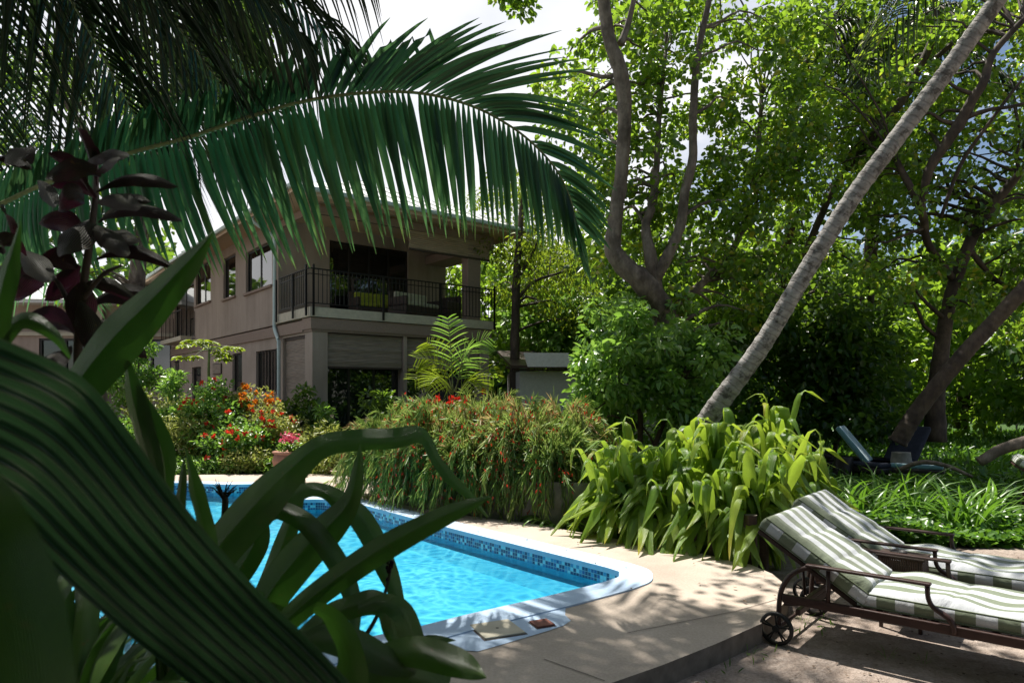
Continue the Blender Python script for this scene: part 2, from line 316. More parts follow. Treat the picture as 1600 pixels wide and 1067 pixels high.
def tile():
    m, n, p, o = mat('mosaic'); v = mapped(n, (1, 1, 1), 'UV')
    b = n.nodes.new('ShaderNodeTexBrick'); b.offset = 0; b.inputs['Scale'].default_value = 1; b.inputs['Brick Width'].default_value = .036; b.inputs['Row Height'].default_value = .036; b.inputs['Mortar Size'].default_value = .0022
    b.inputs['Color1'].default_value = (0, 0, 0, 1); b.inputs['Color2'].default_value = (1, 1, 1, 1); b.inputs['Mortar'].default_value = (.5, .5, .5, 1); n.links.new(v, b.inputs[0])
    sn = n.nodes.new('ShaderNodeVectorMath'); sn.operation = 'SNAP'; sn.inputs[1].default_value = (.036, .036, .036); n.links.new(v, sn.inputs[0])
    wn = n.nodes.new('ShaderNodeTexWhiteNoise'); n.links.new(sn.outputs[0], wn.inputs[0])
    r = ramp(n, wn.outputs['Value'], [(0, (.012, .035, .12)), (.45, (.02, .08, .25)), (.62, (.06, .25, .45)), (.8, (.3, .6, .72))]); r.color_ramp.interpolation = 'CONSTANT'
    n.links.new(mixc(n, b.outputs['Fac'], r.outputs[0], (.35, .45, .5)), p.inputs['Base Color']); p.inputs['Roughness'].default_value = .15; return m
M['tile'] = tile()
def water():
    m, n, p, o = mat('pool_water'); v = mapped(n, (1, 1, 1))
    a = noise(n, 2.3, 4, .55, v, dist=1.2); b = noise(n, 9, 3, .5, v)
    h = mathn(n, 'ADD', a.outputs['Fac'], mathn(n, 'MULTIPLY', b.outputs['Fac'], .25))
    bp = n.nodes.new('ShaderNodeBump'); bp.inputs['Distance'].default_value = .05; bp.inputs['Strength'].default_value = .35; n.links.new(h, bp.inputs['Height'])
    # caustic light meshes painted into the transparent colour by a Voronoi pattern
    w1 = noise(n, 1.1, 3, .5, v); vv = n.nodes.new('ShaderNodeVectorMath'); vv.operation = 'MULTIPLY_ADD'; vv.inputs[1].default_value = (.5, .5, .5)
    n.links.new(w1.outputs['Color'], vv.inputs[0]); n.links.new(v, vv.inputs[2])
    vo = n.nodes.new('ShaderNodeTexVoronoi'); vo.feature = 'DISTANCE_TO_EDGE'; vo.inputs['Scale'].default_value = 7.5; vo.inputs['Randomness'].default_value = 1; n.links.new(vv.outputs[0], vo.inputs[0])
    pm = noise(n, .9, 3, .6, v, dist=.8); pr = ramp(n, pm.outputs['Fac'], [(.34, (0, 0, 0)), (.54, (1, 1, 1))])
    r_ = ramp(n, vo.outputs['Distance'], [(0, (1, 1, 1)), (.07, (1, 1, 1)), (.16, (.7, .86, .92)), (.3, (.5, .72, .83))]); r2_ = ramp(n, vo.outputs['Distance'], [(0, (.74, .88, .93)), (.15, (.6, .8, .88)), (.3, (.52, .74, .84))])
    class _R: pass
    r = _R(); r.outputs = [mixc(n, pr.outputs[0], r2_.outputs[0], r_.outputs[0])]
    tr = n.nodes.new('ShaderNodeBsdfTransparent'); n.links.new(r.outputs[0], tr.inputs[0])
    gl = n.nodes.new('ShaderNodeBsdfGlossy'); gl.inputs['Roughness'].default_value = .04; n.links.new(bp.outputs[0], gl.inputs['Normal'])
    fr = n.nodes.new('ShaderNodeFresnel'); fr.inputs[0].default_value = 1.33; n.links.new(bp.outputs[0], fr.inputs['Normal'])
    mxs = n.nodes.new('ShaderNodeMixShader'); n.links.new(fr.outputs[0], mxs.inputs[0]); n.links.new(tr.outputs[0], mxs.inputs[1]); n.links.new(gl.outputs[0], mxs.inputs[2]); n.links.new(mxs.outputs[0], o.inputs[0])
    return m
M['water'] = water()
# foliage
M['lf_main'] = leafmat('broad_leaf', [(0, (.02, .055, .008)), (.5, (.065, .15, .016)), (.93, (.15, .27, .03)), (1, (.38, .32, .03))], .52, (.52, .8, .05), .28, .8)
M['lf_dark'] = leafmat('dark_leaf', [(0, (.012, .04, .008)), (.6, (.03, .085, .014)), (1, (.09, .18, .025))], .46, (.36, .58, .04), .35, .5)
M['lf_yel'] = leafmat('feathery_leaf', [(0, (.06, .1, .01)), (.5, (.12, .18, .015)), (1, (.2, .26, .02))], .5, (.42, .55, .03))
M['lf_mid'] = leafmat('garden_leaf', [(0, (.04, .12, .018)), (.5, (.11, .25, .04)), (1, (.3, .44, .11))], .45, (.35, .6, .06), .32, .7)
M['lf_gold'] = leafmat('golden_leaf', [(0, (.12, .17, .03)), (.5, (.28, .33, .08)), (1, (.55, .52, .2))], .4, (.4, .45, .06))
M['lf_cover'] = leafmat('creeper_leaf', [(0, (.03, .09, .012)), (.5, (.07, .17, .02)), (1, (.14, .28, .03))], .4, (.25, .5, .03), .35, .6)
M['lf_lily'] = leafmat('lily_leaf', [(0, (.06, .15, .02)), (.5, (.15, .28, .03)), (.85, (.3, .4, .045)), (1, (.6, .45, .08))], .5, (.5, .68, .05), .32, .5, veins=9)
M['lf_near'] = leafmat('lily_leaf_painted_shade', [(0, (.012, .038, .009)), (.5, (.025, .072, .012)), (.8, (.06, .135, .018)), (1, (.3, .14, .03))], .3, (.12, .36, .03), .34, .5, veins=11, vst=.42)  # lily leaf colours darkened to carry the foreground's shade
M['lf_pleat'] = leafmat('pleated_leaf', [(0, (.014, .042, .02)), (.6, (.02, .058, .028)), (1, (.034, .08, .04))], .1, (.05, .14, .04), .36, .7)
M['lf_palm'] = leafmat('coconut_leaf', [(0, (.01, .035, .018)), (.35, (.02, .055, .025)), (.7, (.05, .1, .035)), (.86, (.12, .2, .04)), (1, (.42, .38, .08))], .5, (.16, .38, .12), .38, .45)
M['lf_pdark'] = leafmat('palm_leaf_painted_shade', [(0, (.006, .016, .006)), (1, (.025, .045, .016))], .15, (.05, .1, .02), .4, .4)  # palm leaf colours darkened for fronds in shade and against the light
M['lf_purple'] = leafmat('purple_leaf', [(0, (.009, .004, .010)), (.7, (.02, .006, .02)), (1, (.15, .07, .15))], .14, (.16, .012, .06), .45, .08, veins=5)
M['lf_fine'] = leafmat('fine_leaf', [(0, (.08, .18, .03)), (.5, (.22, .35, .08)), (.78, (.42, .44, .19)), (1, (.68, .34, .25))], .48, (.5, .62, .13))
M['fl_red'] = leafmat('red_petal', [(0, (.5, .02, .015)), (1, (.7, .08, .03))], .35, (.8, .05, .02)); M['fl_orange'] = leafmat('orange_petal', [(0, (.6, .12, .01)), (1, (.8, .3, .02))], .35, (.8, .3, .02))
M['fl_pink'] = leafmat('pink_petal', [(0, (.6, .06, .14)), (1, (.75, .2, .25))], .35, (.8, .1, .2))
M['bark_main'] = bark('grey_bark', (.07, .055, .04), (.16, .13, .1), (.26, .22, .18), 7)
M['bark_palm'] = bark('pale_palm_bark', (.14, .13, .12), (.26, .245, .23), (.38, .355, .33), 9, (1, 1, 1.6), (.22, .2, .18), .75, (.52, .6), rings=.085)
M['bark_dark'] = bark('dark_bark', (.03, .02, .015), (.07, .05, .035), (.12, .09, .06), 6)
M['stem'] = plain('green_stem', (.1, .14, .04), .6); M['rachis'] = plain('palm_rachis', (.2, .22, .08), .5)
# ------------------------------------------------------------------ pool, deck, ground
def rawpool():
    return np.array([G(967, 903), G(944, 911), G(856, 933), G(725, 963), G(655, 981), G(550, 1003), (-2.2, 3.15), (-3.3, 2.9), (-4.6, 3.6), (-5.7, 5.4), (-6.5, 8), (-6.9, 10), (-6.5, 11.1), (-5.6, 11.4),
                     G(350, 758), G(405, 757), G(432, 768), G(450, 782), G(500, 781), G(552, 786), G(690, 823), G(812, 854), G(900, 876), G(950, 889), G(968, 895)])
def mixpool(p, k=6):
    p = np.vstack([p, p[:1]]); return np.concatenate([np.linspace(p[i], p[i+1], 3, endpoint=False) for i in range(len(p)-1)])
pool = chaikin(mixpool(rawpool()), 2)
area = .5*np.sum(pool[:, 0]*np.roll(pool[:, 1], -1)-np.roll(pool[:, 0], -1)*pool[:, 1])
if area < 0: pool = pool[::-1].copy()
cop = offset(pool, .27)
deck = [(-9, .2), (-4, .9), (-1.6, 2.05), (-.5, 2.73), (.522, 3.54), (.815, 3.755), (1.226, 4.09), (1.625, 4.445), (1.86, 4.74), (2.05, 5.05), (2.15, 5.36), (2.17, 5.68), (2.1, 5.98), (1.70, 6.5), (1.07, 7.06), (.6, 7.5), (.2, 7.9),
        (-.3, 8.2), (-1, 8.75), (-1.9, 9.6), (-2.1, 10.4), (-2.0, 11.4), (-2.2, 12.6), (-4, 12.75), (-7, 12.5), (-9, 11.5), (-10, 8), (-10, 3)]
m = MB(); poly_sheet(m, [(-60, -12), (90, -12), (90, 120), (-60, 120)], [[tuple(q) for q in offset(pool, .1)]], -.13); ground = tag(m.build('ground', M['sand']), kind='structure')
m = MB(); poly_sheet(m, deck, [[tuple(q) for q in offset(pool, .02)]], 0.0); skirt(m, deck, -.2, 0, 1)
tag(m.build('deck', [M['deck'], M['deckside']]), kind='structure')
m = MB()
def jline(a, b, wd=.006):
    a = np.array(a); b = np.array(b); t = nrm(b-a); s = np.array([-t[1], t[0]])*wd/2
    m.add([[*(a-s), .004], [*(b-s), .004], [*(b+s), .004], [*(a+s), .004]], [[0, 1, 2, 3]])
jline(G(980, 989), G(1150, 955)); jline(G(850, 1030), G(945, 1064)); jline(G(1150, 955), G(1219, 935)); jline(G(668, 1016), G(610, 1060))
tag(m.build('deck_joints', M['joint']), kind='structure')
m = MB(); bump_pts = [G(930, 938), G(884, 949), G(883, 961), G(892, 970), G(880, 978), G(856, 986), G(786, 1007), G(747, 1018), G(668, 1014), G(600, 1016), G(560, 1030), (-1.3, 3.4), G(550, 1003), G(655, 981), G(725, 963), G(856, 933)]
poly_sheet(m, bump_pts, [], .004); tag(m.build('skimmer_apron', M['coping']), kind='structure')
m = MB(); n = len(pool); co = np.c_[cop, np.full(n, .012)]; pi_ = np.c_[pool, np.full(n, .012)]; i = np.arange(n); j = (i+1) % n
m.add(np.concatenate([pi_, co]), np.stack([i, n+i, n+j, j], -1)); skirt(m, cop, -.01, .012); skirt(m, pool, -.035, .012, flip=True)
tag(m.build('pool_coping', M['coping']), kind='structure')
m = MB(); pt = offset(pool, .012); skirt(m, pt, -.135, .0, 0, flip=True); skirt(m, offset(pool, .014), -.19, -.135, 1, flip=True, smooth=True)
r1 = offset(pool, .014); r2 = offset(pool, -.16); nn = len(pool); i = np.arange(nn); j = (i+1) % nn; m.add(np.concatenate([np.c_[r1, np.full(nn, -.19)], np.c_[r2, np.full(nn, -.31)]]), np.stack([i, nn+i, nn+j, j][::-1], -1), .5, None, 1, True); poly_sheet(m, [tuple(q) for q in r2], [], -.31, 1)
tag(m.build('pool_basin', [M['tile'], M['plaster']]), kind='structure')
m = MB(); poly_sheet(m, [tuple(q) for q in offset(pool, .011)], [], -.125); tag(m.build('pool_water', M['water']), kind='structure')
m = MB(); poly_sheet(m, [(-9, 11.6), (-7, 12.55), (-4, 12.8), (-2.3, 12.65), (-1.2, 10.9), (1, 9.6), (2.6, 7.2), (4.5, 7), (9, 9), (14, 14), (8, 30), (-22, 45), (-22, 12)], [], -.122)
tag(m.build('garden_soil', M['soil']), kind='structure')

m = MB(); poly_sheet(m, [(2.2, 9.2), (4, 8.4), (9.5, 8.0), (26, 10), (40, 60), (-6, 60), (3, 20)], [], -.118)
M['lawn'] = plain('lawn_green', (.045, .1, .015), .95, 0, 30, .5, .03); tag(m.build('lawn', M['lawn']), kind='structure')
# ------------------------------------------------------------------ the house
HA = math.atan2(.626, .780); P0 = np.array([-4.985, 17.0]); dR = np.array([.780, .626]); dL = np.array([-.626, .780])
def kk(px): return (px-800)/1064
def uR(px, v=0.0):
    p = P0+v*dL; k = kk(px); return (p[1]*k-p[0])/(.780-.626*k)
def vL(px, u=0.0):
    p = P0+u*dR; k = kk(px); return (p[0]-p[1]*k)/(.626+.780*k)
def zz(py, u, v): Y = P0[1]+.626*u+.780*v; return 1.5-(py-615)/1064*Y
def wallgrid(mb, axis, c, s0, s1, z0, z1, ops, th=.22, mi=0):   # wall with openings; axis 'u': runs along u at v=c
    ss = sorted({s0, s1, *[o[0] for o in ops], *[o[1] for o in ops]}); zs = sorted({z0, z1, *[o[2] for o in ops], *[o[3] for o in ops]})
    solid = lambda a, b: not any(o[0] < a < o[1] and o[2] < b < o[3] for o in ops)
    S = [[solid((ss[i]+ss[i+1])/2, (zs[j]+zs[j+1])/2) for j in range(len(zs)-1)] for i in range(len(ss)-1)]
    def pt(s, d, z): return (s, c+d, z) if axis == 'u' else (c+d, s, z)
    def q(*p): mb.add(p, [[0, 1, 2, 3]], .5, None, mi)
    for i in range(len(ss)-1):
        for j in range(len(zs)-1):
            if not S[i][j]: continue
            a, b, e, f = ss[i], ss[i+1], zs[j], zs[j+1]
            q(pt(a, 0, e), pt(b, 0, e), pt(b, 0, f), pt(a, 0, f)); q(pt(a, th, e), pt(a, th, f), pt(b, th, f), pt(b, th, e))
            g = lambda x, y: 0 <= x < len(S) and 0 <= y < len(S[0]) and S[x][y]
            if not g(i-1, j): q(pt(a, 0, e), pt(a, 0, f), pt(a, th, f), pt(a, th, e))
            if not g(i+1, j): q(pt(b, 0, e), pt(b, th, e), pt(b, th, f), pt(b, 0, f))
            if not g(i, j-1): q(pt(a, 0, e), pt(a, th, e), pt(b, th, e), pt(b, 0, e))
            if not g(i, j+1): q(pt(a, 0, f), pt(b, 0, f), pt(b, th, f), pt(a, th, f))
house = thing('house', 'two storey brown house with wraparound iron balcony and low pale roof', 'house', (P0[0], P0[1], 0), HA)
ZS0, ZS1, ZE = 3.42, 3.66, 6.22; BV = 2.36; LEN = 17.2; BU = 5.5
# windows: (u-plane opening in v, z)
def opL(x0, x1, yt, yb, pu=0.0):
    a, b = sorted((vL(x0, pu), vL(x1, pu))); mid = vL((x0+x1)/2, pu); return (a, b, zz(yb, pu, mid), zz(yt, pu, mid))
upL = [opL(384, 425, 385, 452), opL(349, 368, 400, 465), opL(306, 329, 412, 474), (opL(273, 303, 424, 530)[0], opL(273, 303, 424, 530)[1], ZS1+.02, 5.75), opL(255, 266, 450, 496)]
loL = [opL(400, 434, 547, 612), opL(363, 378, 552, 612), (opL(300, 314, 560, 612)[0], opL(300, 314, 560, 612)[1], .16, 2.5), opL(256, 280, 565, 612)]
blindL = (vL(486), vL(451), 1.0, 3.1)
doorR = (uR(515, BV), uR(638, BV), ZS1+.01, zz(383, 2.6, BV))
m = MB(); wallgrid(m, 'v', 0, BV, LEN, ZS0, ZE+.1, upL, .22); wallgrid(m, 'v', 0, BV, LEN, -.13, ZS0-.35, loL, .22)
o = m.build('wall', M['wall'], house); o['label'] = 'long brown side wall with windows in two rows'
m = MB(); wallgrid(m, 'u', BV, .22, BU, ZS1, ZE+.1, [doorR], .2); m.build('wall', M['wall'], house)['label'] = 'wall behind the balcony'
m = MB(); wallgrid(m, 'v', BU-.2, BV+.2, LEN, -.13, ZE+.1, [], .2); wallgrid(m, 'u', LEN-.2, .22, BU-.2, -.13, ZE+.1, [], .2); m.build('wall', M['wall'], house)['label'] = 'rear walls'
u1, u2, u3 = uR(512), uR(631), uR(636)
m = MB(); wallgrid(m, 'v', 0, .45, BV, -.13, ZS0-.3, [(max(.47, blindL[0]), BV-.35, 1.0, 3.0)], .2); wallgrid(m, 'u', 0, 0, BU, -.13, ZS0-.3, [(u1, u2, .1, 3.12), (u3, BU-.3, .1, 3.12)], .45)
m.build('wall', M['wall'], house)['label'] = 'ground floor porch walls and corner pillar'
m = MB(); m.box(-.06, BU+.05, -.06, .5, ZS0-.3, ZS0-.02); m.box(-.06, .3, .5, LEN, ZS0-.35, ZS0-.06); m.box(-.03, BU+.02, -.03, BV-.003, ZS0-.36, ZS0-.3)
m.build('beam', M['trim'], house)
m = MB(); m.box(-.1, BU+.1, -.1, BV-.002, ZS0, ZS1); m.build('balcony_slab', M['slab'], house)
m = MB(); m.box(.23, BU-.22, .6, LEN-.21, ZS0-.2, ZS0-.03); m.box(.23, BU-.22, BV+.21, LEN-.21, ZE-.05, ZE+.05); m.box(.24, BU-.23, .5, LEN-.22, 0, .1)
m.box(2.8, 2.9, BV+.3, LEN-.3, .1, ZS0-.2); m.box(2.8, 2.9, BV+2.5, LEN-.3, ZS1, ZE); m.box(.3, 2.7, BV+4, BV+4.1, .1, ZE-.1); m.box(.3, BU-.3, BV+.01, BV+.1, .1, ZS0-.2)
m.build('interior', M['inside'], house)
# column at the balcony corner
m = MB(); cu0, cu1 = uR(729, .05), uR(749, .05); m.rbox(cu0, cu1, -.02, .3, ZS1, ZE-.35, .015); m.build('pillar', M['trim'], house)
# windows with frames and panes
def window(axis, c, s0, s1, z0, z1, mull=1, sill=True, name='window', bars=0):
    def B(mb, a, b, d0, d1, e, f):
        if axis == 'u': mb.box(a, b, c+d0, c+d1, e, f)
        else: mb.box(c+d0, c+d1, a, b, e, f)
    f = MB(); t = .05
    B(f, s0+.003, s0+t, .07, .13, z0+.003, z1-.003); B(f, s1-t, s1-.003, .07, .13, z0+.003, z1-.003); B(f, s0+t, s1-t, .07, .13, z1-t, z1-.003); B(f, s0+t, s1-t, .07, .13, z0+.003, z0+t)
    for k in range(mull):
        x = s0+(s1-s0)*(k+1)/(mull+1); B(f, x-.03, x+.03, .075, .125, z0+t, z1-t)
    for k in range(bars):
        x = s0+(s1-s0)*(k+1)/(bars+1); B(f, x-.008, x+.008, .03, .045, z0+.01, z1-.01)
    wd = f.build(name, M['frame'], house)
    g = MB(); B(g, s0+t*.7, s1-t*.7, .095, .103, z0+t*.7, z1-t*.7); g.build('pane', M['glass'], wd)
    if sill and z0 > .5:
        q = MB(); B(q, s0-.06, s1+.06, -.07, .069, z0-.07, z0-.001); q.build('sill', M['trim'], wd)
    return wd
for k, o_ in enumerate(upL):
    window('v', 0, *o_, mull=1 if k != 1 else 0, sill=(k != 3), name='door' if k == 3 else 'window')
for k, o_ in enumerate(loL): window('v', 0, *o_, mull=1 if k == 0 else 0, sill=(k != 2), name='door' if k == 2 else 'window', bars=6 if k == 0 else 0)
window('u', BV, *doorR, mull=3, sill=False, name='balcony_door')
window('u', .25, u1, u2, .1, 3.1, mull=2, sill=False, name='porch_door'); window('u', .25, u3, BU-.3, .1, 3.1, mull=1, sill=False, name='porch_door')
# small juliet balcony at the far door
a, b = upL[3][0], upL[3][1]; m = MB(); m.box(-.5, -.11, a-.15, b+.15, ZS1-.16, ZS1); jb = m.build('small_balcony', M['slab'], house)
m = MB()
for s_ in np.linspace(a-.13, b+.13, 11): m.box(-.48, -.465, s_-.008, s_+.008, ZS1, ZS1+.95)
for x in np.linspace(-.46, -.02, 4): m.box(x, x+.015, a-.14, a-.125, ZS1, ZS1+.95); m.box(x, x+.015, b+.125, b+.14, ZS1, ZS1+.95)
m.box(-.49, -.45, a-.15, b+.15, ZS1+.951, ZS1+.985); m.build('railing', M['blackm'], jb)
# notice board
a, b, e, f = opL(334, 347, 568, 585); m = MB(); m.rbox(-.04, -.003, a, b, e, f, .008); nb = m.build('notice_board', M['darkwood'], house)
m = MB(); m.box(-.044, -.0405, a+.03, b-.03, e+.03, f-.03); m.build('panel', M['blind'], nb)
# blinds
def blind(name, axis, c, s0, s1, z0, z1, mt, folds=0):
    m = MB(); n = 26; zs = np.linspace(z0, z1, n)
    dd = .005*np.sin(np.arange(n)*1.3)+ .004*np.cos(np.arange(n)*.7)
    for k in range(n-1):
        p = [(s0, c+dd[k], zs[k]), (s1, c+dd[k], zs[k]), (s1, c+dd[k+1], zs[k+1]), (s0, c+dd[k+1], zs[k+1])]
        p += [(x, y+.012, z) for x, y, z in p]
        if axis == 'v': p = [(y, x, z) for x, y, z in p]
        m.add(p, [[0, 1, 2, 3], [4, 7, 6, 5], [0, 4, 5, 1], [2, 6, 7, 3], [1, 5, 6, 2], [0, 3, 7, 4]])
    if axis == 'u': m.box(s0-.02, s1+.02, c-.03, c+.04, z1+.001, z1+.06, 1); m.box(s0, s1, c-.025, c+.035, z0-.05, z0-.001, 1)
    else: m.box(c-.03, c+.04, s0-.02, s1+.02, z1+.001, z1+.06, 1); m.box(c-.025, c+.035, s0, s1, z0-.05, z0-.001, 1)
    return m.build(name, [mt, M['darkwood']], house)
blind('blind', 'u', .07, u1+.03, u2-.03, 2.2, 3.03, M['blind'])['label'] = 'grey bamboo blind half lowered over the porch'
blind('blind', 'u', .07, u3+.03, BU-.35, 2.2, 3.03, M['blind'])
blind('blind', 'v', .07, max(.5, blindL[0]+.03), BV-.38, 1.05, 2.93, M['blind'])
ub = uR(640, -.05); blind('blind', 'u', -.02, ub, BU+.02, zz(400, 4.5, 0), zz(352, 4.5, 0), M['blind2'])['label'] = 'rolled tan woven blind under the balcony roof'
blind('blind', 'u', -.02, uR(500), ub-.06, zz(350, 2, 0), zz(318, 2, 0), M['blind2'])
m = MB(); m.box(-.02, BU+.05, -.1, -.055, ZE-.22, ZE-.03); m.box(-.08, -.021, -.1, BV, ZE-.22, ZE-.03); m.box(BU+.051, BU+.11, -.1, BV, ZE-.4, ZE-.03); m.box(cu0, BU+.05, .31, BV-.01, ZE-.6, ZE-.36); m.build('roof_beam', M['trim'], house)
# roof
EU0, EU1, EV0, EV1 = -.85, BU+.75, -.9, LEN+.9; RH = 1.6; rc = (EU0+EU1)/2; hw = (EU1-EU0)/2
m = MB(); e = ZE+.14
V = [(EU0, EV0, e), (EU1, EV0, e), (EU1, EV1, e), (EU0, EV1, e), (rc, EV0+hw, e+RH), (rc, EV1-hw, e+RH)]
m.add(V, [[0, 3, 5, 4], [1, 4, 5, 2]]); m.add(V, [[0, 1, 4], [2, 3, 5]])
for k in range(34):   # standing seams
    v_ = EV0+hw+.05+(EV1-EV0-2*hw-.1)*k/33
    for s_ in (-1, 1): m.add([(rc+s_*hw*x, v_+d, e+RH*(1-x)+h) for x in (0, 1) for d in (-.015, .015) for h in (.002, .04)], [[0, 1, 5, 4], [2, 6, 7, 3], [1, 3, 7, 5]])
for k in range(-6, 7):
    x = rc+k*hw/7; t = 1-abs(k)/7
    m.add([(x+d, EV0+hw*t*y, e+RH*t*y+h) for y in (0, 1) for d in (-.015, .015) for h in (.002, .04)], [[0, 1, 5, 4], [2, 6, 7, 3], [1, 3, 7, 5]])
roof = m.build('roof', M['roofm'], house)
m = MB(); m.box(EU0+.02, EU1-.02, EV0+.02, EV1-.02, ZE+.1, ZE+.118); m.build('soffit', M['soffit'], roof)
m = MB()
m.rbox(EU0-.1, EU1+.1, EV0-.1, EV0+.0, ZE+.04, ZE+.15, .03); m.rbox(EU0-.1, EU0, EV0+.002, EV1, ZE+.04, ZE+.15, .03); m.rbox(EU1, EU1+.1, EV0+.002, EV1, ZE+.04, ZE+.15, .03)
m.build('gutter', M['gutter'], roof)
m = MB(); m.box(EU0+.005, EU1-.005, EV0+.003, EV0+.019, ZE-.04, ZE+.099); m.box(EU0+.003, EU0+.019, EV0+.02, EV1, ZE-.04, ZE+.099); m.box(EU1-.019, EU1-.003, EV0+.02, EV1, ZE-.04, ZE+.099); m.build('fascia', M['soffit'], roof)
pv = vL(429, -.12)
m = MB(); m.tube([(-.75, pv-.1, ZE+.05), (-.7, pv-.08, ZE-.12), (-.2, pv, ZE-.35), (-.12, pv, ZE-.55), (-.12, pv, 5), (-.12, pv, 3.7), (-.12, pv, 3.3), (-.12, pv-.28, 2.95), (-.12, pv-.32, 2.7), (-.12, pv-.32, 0)], .05, 10, res=3)
m.build('downpipe', M['pipe'], house)
# balcony railing
m = MB(); rt = ZS1+.93
def rail(a, b, axis, c):
    n = int(abs(b-a)/.115)
    for s_ in np.linspace(a, b, n+1)[1:-1]:
        if axis == 'u': m.box(s_-.008, s_+.008, c-.008, c+.008, ZS1+.1, rt-.001)
        else: m.box(c-.008, c+.008, s_-.008, s_+.008, ZS1+.1, rt-.001)
    for z in (ZS1+.08, ZS1+.80):
        if axis == 'u': m.box(a, b, c-.011, c+.011, z, z+.02)
        else: m.box(c-.011, c+.011, a, b, z, z+.02)
    if axis == 'u': m.rbox(a-.03, b+.03, c-.025, c+.025, rt, rt+.03, .008)
    else: m.rbox(c-.025, c+.025, a-.03, b+.03, rt+.0012, rt+.0312, .008)
rail(-.13, BU+.12, 'u', -.13); rail(-.09, vL(437, -.13), 'v', -.13)
def post(u, v, z0=ZS0+.02, h=0): m.box(u-.022, u+.022, v-.022, v+.022, z0, rt-.002+h)
for u in (-.03, 1.9, 3.7, BU+.1): post(u, -.15)
for v in (.02, .9, 2.1): post(-.155, v)
post(-.03, -.15, ZS0+.02, .12); post(-.155, .02, ZS0+.02, .12); post(BU+.1, -.15, ZS0, .12)
m.build('railing', M['blackm'], house)
# balcony furniture
ca, sa = math.cos(HA), math.sin(HA)
def HP(u, v, z): p = P0+u*dR+v*dL; return (p[0], p[1], z)
def wicker_sofa(name, label, cat, u, v, z, wd, dp, rz, cush, cmat):
    t = thing(name, label, cat, HP(u, v, z), HA+rz)
    m = MB(); m.rbox(-wd/2, wd/2, -dp/2, dp/2, .08, .34, .03); m.rbox(-wd/2, wd/2, dp/2-.1, dp/2, .341, .8, .04); m.rbox(-wd/2, -wd/2+.1, -dp/2, dp/2-.101, .341, .6, .03); m.rbox(wd/2-.1, wd/2, -dp/2, dp/2-.101, .341, .6, .03)
    m.build('frame', M['darkwood'], t)
    for x in (-1, 1):
        for y in (-1, 1):
            m = MB(); m.box(x*(wd/2-.07)-.03, x*(wd/2-.07)+.03, y*(dp/2-.07)-.03, y*(dp/2-.07)+.03, 0, .079); m.build('leg', M['darkwood'], t)
    for k in range(cush):
        x0 = -wd/2+.11+(wd-.22)*k/cush; x1 = -wd/2+.11+(wd-.22)*(k+1)/cush-.01
        m = MB(); m.rbox(x0, x1, -dp/2+.01, dp/2-.11, .342, .46, .04); m.rbox(x0, x1, dp/2-.24, dp/2-.105, .461, .78, .05); m.build('cushion', cmat, t)
    return t
M['navy'] = plain('navy_cushion', (.02, .024, .04), .9); M['lime'] = plain('yellow_green_cushion', (.35, .4, .04), .9)
wicker_sofa('armchair', 'dark wicker armchair at the open end of the balcony', 'armchair', 4.55, 1.0, ZS1, .8, .75, -1.2, 1, M['darkwood'])
wicker_sofa('sofa', 'dark balcony sofa with pale blue cushions behind the railing', 'sofa', 3.5, .9, ZS1, 1.5, .75, .25, 2, M['cushion_b'])
wicker_sofa('lounge_bench', 'low bench with yellow green cushions before the balcony doors', 'bench', 2.6, 1.7, ZS1, 1.4, .6, 0, 2, M['lime'])
# planter troughs and steps in front of the porch
def trough(label, px0, px1, Yc, ztop, rz=.25):
    x0, x1 = kk(px0)*Yc, kk(px1)*Yc; t = thing('slatted_planter', label, 'planter', ((x0+x1)/2, Yc, -.12), rz); wd = (x1-x0)/2; m = MB()
    n = int(2*wd/.07)
    for k in range(n):
        x = -wd+2*wd*k/n; m.rbox(x+.005, x+2*wd/n-.005, -.2, -.18, 0, ztop, .004); m.rbox(x+.005, x+2*wd/n-.005, .18, .2, 0, ztop, .004)
    m.box(-wd, -wd+.03, -.179, .179, 0, ztop); m.box(wd-.03, wd, -.179, .179, 0, ztop); m.rbox(-wd-.02, wd+.02, -.23, -.201, ztop-.08, ztop, .005); m.build('box', M['darkwood'], t)
    m = MB(); m.box(-wd+.04, wd-.04, -.17, .17, ztop-.15, ztop-.04); m.build('soil', M['soil'], t)
trough('dark slatted wooden planter left of the porch doors under a green shrub', 440, 492, 15.6, .95); trough('dark slatted wooden planter right before the porch doors', 516, 562, 15.0, .72, .1)
t = thing('wooden_steps', 'weathered grey wooden steps between the flower bed and the concrete planter', 'steps', (kk(574)*13.2, 13.2, -.12), .3)
for k in range(4):
    m = MB(); m.rbox(-.28, .28, -.15+.22*k, .12+.22*k, .12+.15*k, .17+.15*k, .01); m.build('tread', M['wall'], t)
for s_ in (-.3, .3):
    m = MB()
    for k in range(4): m.box(s_-.02, s_+.02, -.15+.22*k, .069+.22*k, 0, .169+.15*k)
    m.build('stringer', M['darkwood'], t)

